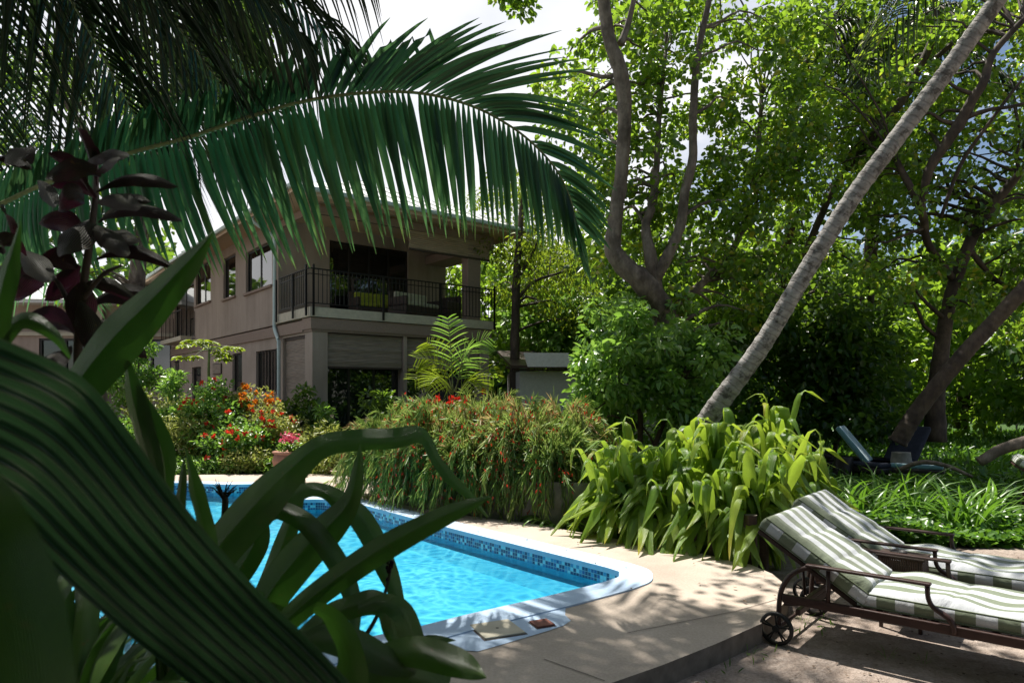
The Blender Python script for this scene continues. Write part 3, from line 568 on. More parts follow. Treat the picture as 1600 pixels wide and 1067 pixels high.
# neighbouring house, far left
nh = thing('neighbour_house', 'second brown house with pale roof far left behind the purple plant', 'house', (-24, 27.5, -.13), .1)
m = MB(); wallgrid(m, 'u', 0, -4, 11.2, 0, 5.4, [(1.0, 2.3, 2.6, 3.7), (4.6, 6.6, 2.2, 3.9), (8.2, 9.8, 2.4, 3.9)], .25); wallgrid(m, 'v', 10.95, .25, 8, 0, 5.4, [], .25); wallgrid(m, 'v', -4, .25, 8, 0, 5.4, [], .25); wallgrid(m, 'u', 8, -4, 11.2, 0, 5.4, [], .25)
m.build('wall', M['wall'], nh)
for a, b, e, f in ((1.0, 2.3, 2.6, 3.7), (4.6, 6.6, 2.2, 3.9), (8.2, 9.8, 2.4, 3.9)):
    m = MB(); m.box(a, a+.08, .05, .12, e, f); m.box(b-.08, b, .05, .12, e, f); m.box(a+.08, b-.08, .05, .12, f-.08, f); m.box(a+.08, b-.08, .05, .12, e, e+.08); m.box((a+b)/2-.04, (a+b)/2+.04, .06, .11, e+.08, f-.08)
    wq = m.build('window', M['frame'], nh); m = MB(); m.box(a+.02, b-.02, .125, .135, e+.02, f-.02); m.build('pane', M['glass'], wq)
m = MB(); m.box(-4.2, 11.4, -.12, -.003, 4.0, 4.15); m.box(6.9, 7.2, -.3, -.121, 0, 5.3); m.build('trim', M['slab'], nh)
m = MB(); m.add([(-5, -.9, 5.4), (12.2, -.9, 5.4), (12.2, 9, 5.4), (-5, 9, 5.4), (-1, 4, 7.0), (8.2, 4, 7.0)], [[0, 1, 5, 4], [2, 3, 4, 5]]); m.add([(-5, -.9, 5.4), (12.2, -.9, 5.4), (12.2, 9, 5.4), (-5, 9, 5.4), (-1, 4, 7.0), (8.2, 4, 7.0)], [[1, 2, 5], [3, 0, 4]]); m.box(-4.98, 12.18, -.88, 8.98, 5.25, 5.39)
m.build('roof', M['roofm'], nh)
# outbuilding, right of the house
ob = thing('outbuilding', 'low pale outbuilding with brown roof edge behind the red flowering bushes', 'outbuilding', (kk(812)*19, 19, -.13), .12)
m = MB(); wallgrid(m, 'u', 0, 0, 4.2, 0, 2.25, [(.25, .75, 0, 1.3)], .2); wallgrid(m, 'v', 0, .2, 3, 0, 2.25, [], .2); wallgrid(m, 'v', 4.0, .2, 3, 0, 2.25, [], .2); M['pale'] = plain('pale_render', (.5, .49, .48), .9, 0, 12, .1); m.build('wall', M['pale'], ob)
m = MB(); m.box(.26, .74, .05, .1, 0, 1.29); m.build('door', M['frame'], ob)
m = MB(); m.add([(-.3, -.5, 2.32), (4.6, -.5, 2.32), (4.6, 3.3, 2.95), (-.3, 3.3, 2.95), (-.3, -.5, 2.4), (4.6, -.5, 2.4), (4.6, 3.3, 3.03), (-.3, 3.3, 3.03)], [[4, 5, 6, 7], [0, 3, 2, 1], [0, 1, 5, 4], [1, 2, 6, 5], [3, 0, 4, 7]]); m.box(-.2, 4.5, -.3, -.15, 2.26, 2.31)
for k in range(12): m.box(1.6+.24*k, 1.66+.24*k, -.45, -.31, 2.26, 2.315)
rf = m.build('roof', M['oiled'], ob); m = MB(); m.add([(.15, -.52, 2.36), (1.35, -.52, 2.36), (1.3, -.42, 2.75), (.05, -.42, 2.75)], [[0, 1, 2, 3]]); m.add([(.15, -.50, 2.36), (1.35, -.50, 2.36), (1.3, -.40, 2.75), (.05, -.40, 2.75)], [[0, 3, 2, 1]]); m.build('panel', M['pale'], rf)
sh = thing('shed', 'distant shed with blue grey pitched roof among the trees', 'shed', (kk(885)*27, 27, -.13), -.1)
m = MB(); m.box(.2, 3.8, .3, 3, 0, 3.2); M['shedw'] = plain('shed_board', (.05, .06, .05), .9); m.build('wall', M['shedw'], sh)
m = MB(); m.add([(-.1, -.1, 3.2), (4.1, -.1, 3.2), (2.8, 1.7, 4.5), (1.6, 1.7, 4.5), (-.1, 3.4, 3.2), (4.1, 3.4, 3.2)], [[0, 1, 2, 3], [5, 4, 3, 2]]); m.add([(-.1, -.1, 3.2), (4.1, -.1, 3.2), (2.8, 1.7, 4.5), (1.6, 1.7, 4.5), (-.1, 3.4, 3.2), (4.1, 3.4, 3.2)], [[4, 0, 3], [1, 5, 2]]); m.box(-.1, 4.1, -.12, 3.4, 3.1, 3.195); M['blueroof'] = plain('blue_grey_roof', (.16, .24, .38), .6); m.build('roof', M['blueroof'], sh)

# ------------------------------------------------------------------ things on the deck
sk = G(777, 985); t = thing('skimmer_lid', 'square beige skimmer lid with finger hole on the blue apron', 'drain cover', (sk[0], sk[1], .004), .42)
m = MB(); m.rbox(-.135, .135, -.135, .135, .002, .014, .005); m.build('plate', M['slab'], t); m = MB(); m.lathe([(.0, .0145), (.008, .0145), (.011, .0142)], seg=14); m.build('finger_hole_disc', M['blackm'], t); m = MB(); m.box(-.145, .145, -.145, .145, 0, .0019); m.build('rim', M['joint'], t)  # black disc laid on the plate stands in for the dark of a hole
sk = G(847, 976); t = thing('drain_cover', 'small square red brown cover beside the skimmer lid', 'drain cover', (sk[0], sk[1], .004), .42)
M['redcov'] = plain('red_brown_cover', (.2, .07, .05), .7); m = MB(); m.rbox(-.063, .063, -.063, .063, .002, .014, .004); m.build('plate', M['redcov'], t); m = MB(); m.box(-.07, .07, -.07, .07, 0, .0019); m.build('rim', M['joint'], t)
# big concrete planter
pl = chaikin([(-1.85, 9.95), (-1.75, 9.6), (-1.0, 8.85), (-.23, 8.35), (.375, 8.02), (1.0, 7.9), (1.3, 8.4), (.9, 9.6), (-.4, 10.7), (-1.5, 10.8)], 2)
t = thing('concrete_planter', 'long curved grey concrete planter overflowing with weeping red flowered bushes', 'planter', (0, 0, 0))
pin = offset(pl, -.1); 
if np.linalg.norm(pin.mean(0)-pin[0]) > np.linalg.norm(pl.mean(0)-pl[0]): pin = offset(pl, .1)
m = MB(); skirt(m, pl, -.12, .46, 0, smooth=True); n = len(pl); i = np.arange(n); j = (i+1) % n
m.add(np.concatenate([np.c_[pl, np.full(n, .46)], np.c_[pin, np.full(n, .46)]]), np.stack([i, j, n+j, n+i], -1)); skirt(m, pin, .3, .46, 0, flip=True, smooth=True); m.build('wall', M['concrete'], t)
m = MB(); poly_sheet(m, [tuple(q) for q in pin], [], .36); m.build('soil', M['soil'], t)
# posts edging the lily bed
for k, (px, py, h) in enumerate([(1180, 882, .42), (1162, 876, .26), (1120, 868, .22), (1090, 864, .2), (1198, 876, .3)]):
    x, y = G(px, py); y += .12; t = thing('edging_post', 'short dark wooden post edging the bed under the drooping lily leaves', 'post', (x, y, -.125), .2*k, 'posts edging the lily bed')
    m = MB(); m.tube([(0, 0, 0), (0.003, 0, h*.5), (0, .003, h+.12)], .062, 12, rough=.04, smooth=False); m.build('log', M['darkwood'], t)
    m = MB(); m.lathe([(0.0, h+.124), (.04, h+.124), (.058, h+.1215)], seg=12); m.build('cut_end', M['bark_main'], t)

# flower pot
t = thing('flower_pot', 'round terracotta pot of pink flowers at the edge of the flower bed', 'flower pot', (kk(452)*12.4, 12.4, 0))
m = MB(); m.lathe([(.0, .003), (.16, .003), (.26, .14), (.3, .28), (.27, .38), (.245, .4), (.29, .42), (.3, .45), (.27, .46), (.24, .42), (0, .41)], seg=28); m.build('pot', M['terracotta'], t)
m = MB(); n = 160; a = rng.uniform(0, 6.28, n); r = rng.uniform(0, .18, n); h = rng.uniform(.42, .6, n); m.leaves(np.c_[np.cos(a)*r, np.sin(a)*r, h], np.c_[np.cos(a), np.sin(a), rng.uniform(0, 1.2, n)], np.c_[np.zeros(n), np.zeros(n), np.ones(n)], .09, .05, rng.uniform(0, 1, n)); m.build('foliage', M['lf_mid'], t)
m = MB(); n = 130; c = rng.normal(0, 1, (n, 3))*np.array([.07, .07, .05])+np.array([0, 0, .68]); m.leaves(c, rng.normal(0, 1, (n, 3)), rng.normal(0, 1, (n, 3)), .05, .045, rng.uniform(0, 1, n)); m.build('flowers', M['fl_pink'], t)['kind'] = 'stuff'

# ------------------------------------------------------------------ loungers
def stripes(name, axis, period, c1=(.5, .52, .54), c2=(.16, .19, .125), off=0.0, gain=1):
    m, n, p, o = mat(name); tcn = n.nodes.new('ShaderNodeTexCoord'); s = n.nodes.new('ShaderNodeSeparateXYZ'); n.links.new(tcn.outputs['UV'], s.inputs[0])
    x = s.outputs[axis]; nzz = noise(n, 4, 3); x = mathn(n, 'ADD', x, mathn(n, 'MULTIPLY', mathn(n, 'SUBTRACT', nzz.outputs['Fac'], .5), .012))
    f = mathn(n, 'FRACT', mathn(n, 'DIVIDE', mathn(n, 'ADD', x, off), period)); g = mathn(n, 'GREATER_THAN', f, .5)
    fab = noise(n, 220, 2, .5); c = mixc(n, g, c1, c2); st = noise(n, 3, 5, .6); sr = ramp(n, st.outputs['Fac'], [(.3, (.82, .81, .78)), (.6, (1, 1, 1))])
    n.links.new(mixc(n, 1.0, mixc(n, .25, c, fab.outputs['Fac'], 'OVERLAY'), sr.outputs[0], 'MULTIPLY'), p.inputs['Base Color']); p.inputs['Roughness'].default_value = .9; p.inputs['Sheen Weight'].default_value = .2
    wr = noise(n, 7, 4, .5, dist=1); bump(n, p, wr.outputs['Fac'], .02, .7); return m
M['stripe_top'] = stripes('striped_cloth', 1, .155); M['stripe_side'] = stripes('striped_cloth_border', 0, .2)
def cushion(name, L0, wd, th, parent, seed, waves=1.0):   # lies on local z=0, x from 0 to L0
    r = np.random.default_rng(seed); nx, ny = 60, 26
    xs = np.linspace(0, L0, nx); ys = np.linspace(-wd/2, wd/2, ny); X, Y = np.meshgrid(xs, ys, indexing='ij')
    ph = r.uniform(0, 6, 6)
    edge = np.minimum(1, np.minimum(np.minimum(X, L0-X), np.minimum(Y+wd/2, wd/2-Y))/.045); ez = np.sqrt(np.clip(1-(1-edge)**2, 0, 1))
    Z = th*(.72+.28*ez)+waves*(.012*np.sin(X*9+ph[0]+2*Y)+.008*np.sin(X*17+ph[1]-5*Y)+.006*np.sin(Y*14+ph[2]+X*4))*edge
    for q in (.33, .67): Z -= .008*np.exp(-((X-L0*q-.015*np.sin(Y*9))/.02)**2)*edge
    top = np.stack([X, Y, Z], -1).reshape(-1, 3); F = []
    i, j = np.meshgrid(np.arange(nx-1), np.arange(ny-1), indexing='ij'); F = np.stack([i*ny+j, (i+1)*ny+j, (i+1)*ny+j+1, i*ny+j+1], -1).reshape(-1, 4)
    m = MB(); m.add(top, F, .5, np.stack([X, Y], -1).reshape(-1, 2), 0, True)
    # side border
    loop = [(i, 0) for i in range(nx)]+[(nx-1, j) for j in range(1, ny)]+[(i, ny-1) for i in range(nx-2, -1, -1)]+[(0, j) for j in range(ny-2, 0, -1)]
    P = np.array([[X[a, b], Y[a, b], Z[a, b]] for a, b in loop]); n = len(P); s_ = np.concatenate([[0], np.cumsum(np.linalg.norm(np.diff(P[:, :2], axis=0), axis=1))])
    out_ = P.copy(); cn = P.copy(); cn[:, :2] = P[:, :2]; 
    def ring(z, grow):
        q = P.copy(); d = np.zeros((n, 2)); d[np.isclose(P[:, 1], -wd/2), 1] -= grow; d[np.isclose(P[:, 1], wd/2), 1] += grow; d[np.isclose(P[:, 0], 0), 0] -= grow; d[np.isclose(P[:, 0], L0), 0] += grow
        q[:, :2] += d; q[:, 2] = z+.15*(P[:, 2]-th*.72); return q
    rings = [P, ring(th*.66, .008), ring(th*.4, .012+0), ring(th*.12, .006), ring(0, -.01)]; V = np.concatenate(rings); i = np.arange(n); j = (i+1) % n
    F = np.concatenate([np.stack([k*n+i, (k+1)*n+i, (k+1)*n+j, k*n+j], -1) for k in range(4)]); uv = np.concatenate([np.c_[s_, np.full(n, k*.03)] for k in range(5)])
    m.add(V, F, .5, uv, 1, True); m.F.append((np.array([[m.n-n+k for k in range(n)][::-1]]), 1, False))
    o = m.build(name, [M['stripe_top'], M['stripe_side']], parent)
    g = MB()
    for zr in (P+np.array([0, 0, .002]), ring(th*.1, .008)): g.tube(np.vstack([zr, zr[:1]]), .0045, 5, caps=False)
    g.build('piping', M['lime2'], o); return o
M['lime2'] = plain('green_piping', (.14, .17, .1), .9)
def make_lounger(name, label, group):
    t = thing(name, label, 'sun lounger', group=group); wd = .62; hy = .335; rz_ = .30
    m = MB()
    for s_ in (-1, 1):
        m.rbox(.02, 1.95, s_*hy-.016, s_*hy+.016, rz_-.03, rz_+.025, .006)
    for x in (.5, .95, 1.4, 1.9): m.rbox(x-.02, x+.02, -hy+.017, hy-.017, rz_-.02, rz_+.01, .004)
    for k in range(9): m.rbox(.56+.145*k, .60+.145*k, -hy+.02, hy-.02, rz_+.011, rz_+.022, .003)
    m.tube([(0.0, -.40, .108), (0.0, .40, .108)], .012, 8)
    m.rbox(.14, .17, -hy+.017, hy-.017, rz_-.015, rz_+.015, .004); m.rbox(.10, .13, -hy, hy, .2, .24, .004)
    m.build('frame', M['oiled'], t)
    for s_ in (-1, 1):    # bent rear leg
        m = MB(); m.tube([(-.005, s_*(hy+.0), .10), (-.005, s_*hy, .22), (.01, s_*hy, .34), (.06, s_*hy, .44), (.13, s_*hy, .50), (.2, s_*hy, .525)], [.017]*6, 8, res=4); m.tube([(.30, s_*hy, .52), (.3, s_*hy, rz_)], .013, 6); m.tube([(.03, s_*hy, .26), (.2, s_*hy, rz_-.01)], .012, 6); m.build('leg', M['oiled'], t)
        m = MB(); m.rbox(1.72, 1.76, s_*hy-.015, s_*hy+.015, 0, rz_-.031, .005); m.build('leg', M['oiled'], t)
        m = MB(); m.rbox(.17, .86, s_*(hy+.015)-.026, s_*(hy+.015)+.026, .53, .548, .007); a = m.build('armrest', M['oiled'], t)
        m = MB(); m.tube([(.84, s_*(hy+.015), .53), (.845, s_*(hy+.015), .46), (.87, s_*(hy+.01), .41), (.94, s_*(hy+.02), .37), (.97, s_*(hy+.02), .32), (.97, s_*(hy+.02), rz_-.02)], [.014, .014, .015, .017, .016, .014], 8, res=4); m.build('arm_support', M['oiled'], a)
        # wheels
        wm = MB(); wy = s_*.395; R = .108
        prof = [(R-.022, -.014), (R-.004, -.016), (R, -.008), (R, .008), (R-.004, .016), (R-.022, .014), (R-.022, -.014)]
        seg = 40; ang = np.arange(seg)/seg*2*np.pi; Vv = np.concatenate([np.stack([p_[0]*np.cos(ang), np.full(seg, wy+p_[1]), R+p_[0]*np.sin(ang)], -1) for p_ in prof]); i, j = np.meshgrid(np.arange(len(prof)-1), np.arange(seg), indexing='ij'); j2 = (j+1) % seg
        wm.add(Vv, np.stack([i*seg+j, i*seg+j2, (i+1)*seg+j2, (i+1)*seg+j], -1).reshape(-1, 4), .5, None, 0, True); wh = wm.build('wheel', M['rubber'], t)
        sp = MB(); sp.tube([(0, wy-.02, R), (0, wy+.02, R)], .022, 14)
        for k in range(5):
            a0 = k*2*np.pi/5+.3
            for d in (-.12, .12): sp.tube([(.02*math.cos(a0), wy, R+.02*math.sin(a0)), ((R-.02)*math.cos(a0+d), wy, R+(R-.02)*math.sin(a0+d))], .0055, 6)
        sp.build('spokes', M['rubber'], wh)
    # backrest, hinged at x=.46
    piv = bpy.data.objects.new('backrest', None); COL.objects.link(piv); piv.parent = t; piv.location = (.46, 0, rz_+.03); piv.rotation_euler = (0, math.radians(32), math.pi)
    piv.rotation_euler = Quaternion((0, 1, 0), math.radians(32)).to_euler() if False else (0, 0, 0)
    Mx = Matrix.Translation((.46, 0, rz_+.03)) @ Matrix.Rotation(math.radians(32), 4, 'Y') @ Matrix.Rotation(math.pi, 4, 'Z')
    piv.matrix_local = Mx
    m = MB()
    for s_ in (-1, 1): m.rbox(-.02, .72, s_*.29-.014, s_*.29+.014, -.022, .008, .005)
    for k in range(5): m.rbox(.04+.16*k, .08+.16*k, -.275, .275, -.018, .004, .004)
    m.build('slats', M['oiled'], piv)
    m = MB(); m.tube([(.42, -.2, -.01), (.28, -.2, -.2)], .01, 6); m.tube([(.42, .2, -.01), (.28, .2, -.2)], .01, 6); m.build('prop', M['oiled'], piv)
    c = cushion('cushion', .74, wd, .125, piv, 3, .6); c.location = (-.02, 0, .012)
    c = cushion('cushion', 1.5, wd, .115, t, 5, 1.0); c.location = (.47, 0, rz_+.026)
    return t
def copy_tree(o, parent=None):
    c = o.copy(); COL.objects.link(c)
    if parent: c.parent = parent
    for ch in list(o.children): copy_tree(ch, c)
    return c
LG = 'green and white striped sun loungers'
nx_, ny_ = .653, .757; AX = math.atan2(-.653, .757)
A = np.array([1.716, 4.42])+.395*np.array([nx_, ny_])
LA = make_lounger('sun_lounger', 'striped sun lounger nearest the camera with its black wheel by the deck edge', LG); LA.location = (A[0], A[1], -.13); LA.rotation_euler = (0, 0, AX)
B = A+np.array([nx_, ny_])*1.0+np.array([.757, -.653])*(-.12)
LB = copy_tree(LA); LB['label'] = 'striped sun lounger just behind the wicker side table, backrest raised beside the lilies'; LB.location = (B[0], B[1], -.13)
LC = copy_tree(LA); LC['label'] = 'striped sun lounger cut off by the right edge beyond the green creepers'; LC.location = (6.8, 9.0, -.13); LC.rotation_euler = (0, 0, AX+.15)
# side table between the first two
TB = A+np.array([nx_, ny_])*.52+np.array([.757, -.653])*.55
t = thing('side_table', 'small dark wicker side table between the two nearest loungers', 'side table', (TB[0], TB[1], -.13), AX)
m = MB(); m.rbox(-.15, .15, -.11, .11, .498, .514, .006); m.build('table_top', M['darkwood'], t)
m = MB()
for k in range(20):
    x = -.13+.26*k/19; m.tube([(x, -.095, .32), (x+.004, -.103, .41), (x, -.095, .497)], .006, 5); m.tube([(x, .095, .32), (x+.004, .103, .41), (x, .095, .497)], .006, 5)
for z in np.linspace(.325, .49, 12): m.box(-.133, .133, -.095, -.089, z, z+.006); m.box(-.133, .133, .089, .095, z, z+.006); m.box(-.137, -.131, -.095, .095, z, z+.008); m.box(.131, .137, -.095, .095, z, z+.008)
m.build('wicker_body', M['wicker'], t)
for x in (-.12, .12):
    for y in (-.08, .08): m = MB(); m.rbox(x-.012, x+.012, y-.012, y+.012, 0, .319, .003); m.build('leg', M['oiled'], t)
p = TB; t = thing('ashtray', 'round dark ashtray on the wicker side table', 'ashtray', (p[0]-.03, p[1], .3845)); m = MB(); m.lathe([(0, 0), (.05, 0), (.056, .02), (.05, .022), (.045, .008), (0, .008)], seg=20); m.build('bowl', M['blackm'], t)
# far seating
def far_lounger(label, x, y, rz, cm, up=55):
    t = thing('reclining_chair', label, 'lounge chair', (x, y, -.13), rz, 'dark loungers in the shade'); m = MB(); m.rbox(-.3, 1.3, -.33, .33, .25, .34, .02); m.build('frame', M['frame'], t)
    for a in (-.22, 1.2):
        for b in (-.28, .28): m = MB(); m.rbox(a-.03, a+.03, b-.03, b+.03, 0, .249, .004); m.build('leg', M['frame'], t)
    Mx = Matrix.Translation((.1, 0, .36)) @ Matrix.Rotation(math.radians(up), 4, 'Y') @ Matrix.Rotation(math.pi, 4, 'Z')
    m = MB(); m.rbox(0, .8, -.3, .3, .0, .1, .035, M=Mx); o = m.build('backrest', cm, t); m = MB(); m.rbox(.05, 1.28, -.3, .3, .341, .42, .03); m.build('seat', cm, t)
    return t
M['stripe_far'] = stripes('far_striped_cloth', 1, .14, (.55, .72, .78), (.12, .26, .28))
def uvify(o):   # planar uv in metres for the striped cloth
    me = o.data; l = me.uv_layers[0]
    for p_ in me.polygons:
        for li in p_.loop_indices:
            c = me.vertices[me.loops[li].vertex_index].co; l.data[li].uv = (c.x, c.y)
f1 = far_lounger('far reclining chair with pale blue striped cushions in the shade', kk(1345)*12.4, 12.4, -.6, M['stripe_far'], 52)
for c in f1.children:
    if c.name.startswith(('backrest', 'seat')): uvify(c)
far_lounger('far dark reclining chair with steep backrest right of the striped one', kk(1412)*12.6, 12.6, -2.6, M['navy'], 50)
far_lounger('far dark low chair left of the blue striped one', kk(1290)*13.2, 13.2, -.4, M['frame'], 20)
for k, (px, Y, h) in enumerate([(1318, 12.2, .5), (1408, 12.0, .6)]):
    t = thing('barrel_table', ['dark round barrel table before the blue striped chair', 'grey round barrel table before the steep dark chair'][k], 'table', (kk(px)*Y, Y, -.13)); m = MB(); m.lathe([(0, 0), (.15, 0), (.18, .2), (.18, h*.6), (.15, h-.02), (.15, h), (0, h)], seg=22); m.build('barrel', M['concrete'] if k else M['frame'], t); m = MB(); m.lathe([(.183, .17), (.187, .18), (.187, .2), (.183, .21)], seg=22); m.build('hoop', M['blackm'], t)
# ------------------------------------------------------------------ trees
def inpoly(x, y, P):
    c = False; n = len(P); j = n-1
    for i in range(n):
        if (P[i][1] > y) != (P[j][1] > y) and x < (P[j][0]-P[i][0])*(y-P[i][1])/(P[j][1]-P[i][1])+P[i][0]: c = not c
        j = i
    return c
def spots(P, n, Y0, Y1, sep=0):   # clump centres spread through the crown's volume
    P = np.array(P, float); o = []; k = 0
    while len(o) < n and k < n*200:
        k += 1; x = rng.uniform(P[:, 0].min(), P[:, 0].max()); y = rng.uniform(P[:, 1].min(), P[:, 1].max())
        if not inpoly(x, y, P): continue
        if sep and any(abs(q[0]-x)+abs(q[1]-y) < sep for q in o): continue
        o.append((x, y, rng.uniform(Y0, Y1)))
    return np.array([W(*q) for q in o])
def clumps(mb, C, R, per, Ln, Wd, down=.35, flat=.7, mi=0, tj=.3, up=.7, tb=None):
    n = len(C); R = np.broadcast_to(R, (n,)); k = rng.poisson(per, n); idx = np.repeat(np.arange(n), k); N = len(idx)
    d = nrm(rng.normal(0, 1, (N, 3))); r = rng.uniform(0, 1, N)**.45; off = d*r[:, None]*R[idx][:, None]*np.array([1, 1, flat])
    ct = rng.uniform(.15, .75, n) if tb is None else tb; t = np.clip(ct[idx]+rng.normal(0, tj*.5, N), 0, 1)
    D = nrm(d*.7+rng.normal(0, .55, (N, 3))+np.array([0, 0, -down])); Nn = nrm(np.array([0, 0, up])+rng.normal(0, .5, (N, 3)))
    s = rng.uniform(.65, 1.25, N); mb.leaves(C[idx]+off, D, Nn, Ln*s, Wd*s*rng.uniform(.85, 1.15, N), t, mi=mi)
def limb(mb, a, b, r0, r1, wob=.12, seg=6, k=5):
    a = np.array(a, float); b = np.array(b, float); L_ = np.linalg.norm(b-a); t = np.linspace(0, 1, k)[:, None]
    P = a+(b-a)*t; P[1:-1] += rng.normal(0, wob*L_*.35, (k-2, 3)); P += np.array([0, 0, .12*L_])*np.sin(t*np.pi)
    mb.tube(P, np.linspace(r0, r1, k), seg, res=2, caps=False)
def tree(name, label, cat, trunks, crown, leafm, barkm, off, group=None, twig=.012, reach=3.5, every=2, ground_=True):
    """trunks: lists of (px,py,Y,radius m); crown: list of (C,R,per,L,W,kw)"""
    t = thing(name, label, cat, off, group=group); off = np.array(off, float)
    m = MB(off); nodes = []
    for tr in trunks:
        P = np.array([W(*q[:3]) for q in tr]); r = [q[3] for q in tr]; m.tube(P, r, 12, res=6, rough=.05, caps=True); PP, rr = cr(P, 4, np.array(r)); nodes += [(p, q) for p, q in zip(PP, rr)]
    NP = np.array([q[0] for q in nodes]); NR = np.array([q[1] for q in nodes])
    for c in crown:
        for k in range(0, len(c[0]), every):
            d = np.linalg.norm(NP-c[0][k], axis=1)+np.maximum(0, NP[:, 2]-c[0][k][2])*.7; j = int(np.argmin(d+rng.uniform(0, .5, len(d))))
            if d[j] < reach: limb(m, NP[j], c[0][k], min(NR[j]*.5, .05), twig*.6, seg=5)
    m.build('trunk', barkm, t)
    m = MB(off)
    for c in crown: clumps(m, *c[:5], **(c[5] if len(c) > 5 else {}))
    m.build('crown', leafm, t)
    return t
def gp(px, Y, z=-.13): return (kk(px)*Y, Y, z)

# 1 the big forked tree
c1 = [(900, 30), (940, -60), (1120, -80), (1270, -40), (1290, 150), (1270, 330), (1230, 480), (1120, 520), (1060, 470), (950, 420), (900, 330), (890, 240), (830, 190), (825, 100), (880, 95)]
cA = spots(c1, 235, 12.1, 15, 13)
hang = spots([(780, -30), (830, -20), (832, 18), (785, 14)], 6, 9.5, 10); over = np.array([[.6, 8.6, 7.6], [1.4, 8.9, 8.2], [2.2, 8.0, 7.9], [2.6, 8.8, 7.2], [3.1, 7.6, 8], [1.9, 7.4, 7.4], [3.6, 8.4, 7.6], [1.1, 7.9, 7.2], [4.2, 7.6, 7.4], [.2, 7.6, 6.9]])
tree('forked_tree', 'large forked tree with rough grey trunk splitting into upright limbs, centre of the grove', 'tree',
     [[(1075, 640, 12.4, .24), (1062, 560, 12.3, .23), (1040, 495, 12.2, .22), (1008, 445, 12, .2), (968, 408, 12, .17), (958, 385, 12, .15), (962, 340, 12, .125), (971, 270, 12, .12), (976, 180, 11.9, .12), (970, 115, 11.8, .13), (952, 60, 11.7, .11), (940, -20, 11.5, .1), (930, -90, 11, .09)],
      [(1030, 480, 12.2, .15), (1016, 400, 12.2, .11), (1009, 352, 12.3, .08), (1019, 322, 12.4, .08), (1026, 260, 12.6, .06), (1030, 180, 12.8, .05), (1040, 80, 13, .035)],
      [(1022, 440, 12.2, .12), (1049, 388, 12.1, .1), (1064, 350, 12.1, .09), (1070, 300, 12.1, .085), (1082, 250, 12.1, .08), (1083, 180, 12.1, .07), (1090, 90, 12.1, .06), (1108, 0, 12, .05), (1120, -60, 12, .04)],
      [(970, 70, 11.8, .07), (982, 35, 11.8, .05), (992, -10, 11.7, .045), (1000, -80, 11.5, .04)],
      [(1040, 495, 12.2, .1), (1100, 440, 12.8, .07), (1150, 380, 13.3, .06), (1180, 280, 13.8, .05), (1190, 150, 14, .04)],
      [(936, -60, 11.2, .08), (880, -140, 10, .06), (830, -80, 9.8, .02)], [(1000, -80, 11.5, .05), (1020, -160, 10, .04), (1050, -250, 8.6, .03)]],
     [(cA, rng.uniform(.28, .5, len(cA)), 78, .125, .1, dict(tj=.6)), (hang, .22, 60, .1, .07), (over, .55, 80, .15, .1)], M['lf_main'], M['bark_main'], gp(1060, 12.2))
# 2 right trees
c2 = [(1250, -60), (1660, -60), (1680, 340), (1640, 520), (1560, 540), (1470, 480), (1380, 470), (1290, 400), (1260, 250)]
cB = spots(c2, 250, 12.3, 16.5, 13)
tree('spreading_tree', 'spreading tree with many slanting brown limbs at the right edge', 'tree',
     [[(1462, 690, 13.5, .2), (1462, 620, 13.5, .17), (1469, 562, 13.5, .15), (1478, 500, 13.5, .13), (1492, 440, 13.5, .12), (1512, 387, 13.5, .11), (1532, 348, 13.5, .1), (1569, 300, 13.3, .08), (1620, 240, 13, .06)],
      [(1440, 330, 12.5, .05), (1451, 268, 12.4, .08), (1478, 225, 12.3, .09), (1504, 186, 12.2, .1), (1520, 155, 12.1, .085), (1537, 129, 12, .075), (1552, 84, 12, .06), (1600, 30, 11.8, .05)],
      [(1504, 186, 12.2, .05), (1545, 172, 12, .035), (1585, 166, 12, .03), (1640, 150, 12, .02)],
      [(1492, 440, 13.5, .07), (1450, 380, 13, .07), (1440, 330, 12.5, .07), (1400, 250, 12.6, .05)],
      [(1470, 340, 12.6, .03), (1500, 260, 12.4, .035), (1540, 200, 12.2, .03), (1600, 120, 12, .025)],
      [(1512, 387, 13.5, .06), (1560, 440, 13.6, .04), (1620, 460, 13.8, .03)]],
     [(cB, rng.uniform(.28, .5, len(cB)), 80, .125, .1, dict(tj=.6))], M['lf_main'], M['bark_dark'], gp(1462, 13.5))
cB2 = spots([(1230, 0), (1420, 0), (1420, 500), (1330, 560), (1220, 520), (1200, 300)], 75, 15, 18, 12)
tree('slender_tree', 'slender dark stemmed tree between the two pale leaning trunks', 'tree',
     [[(1235, 700, 15, .14), (1232, 600, 15, .13), (1225, 500, 15, .12), (1220, 430, 15, .11), (1245, 300, 15, .09), (1240, 180, 15, .08), (1275, 60, 15, .06)], [(1225, 480, 15, .09), (1300, 300, 14.5, .07), (1358, 222, 14, .09), (1414, 150, 13.8, .09), (1432, 114, 13.7, .085), (1459, 54, 13.6, .07), (1464, -20, 13.5, .06)], [(1432, 114, 13.7, .05), (1475, 80, 13.6, .05), (1530, 30, 13.5, .04)]],
     [(cB2, rng.uniform(.35, .5, len(cB2)), 60, .14, .11)], M['lf_dark'], M['bark_dark'], gp(1235, 15))
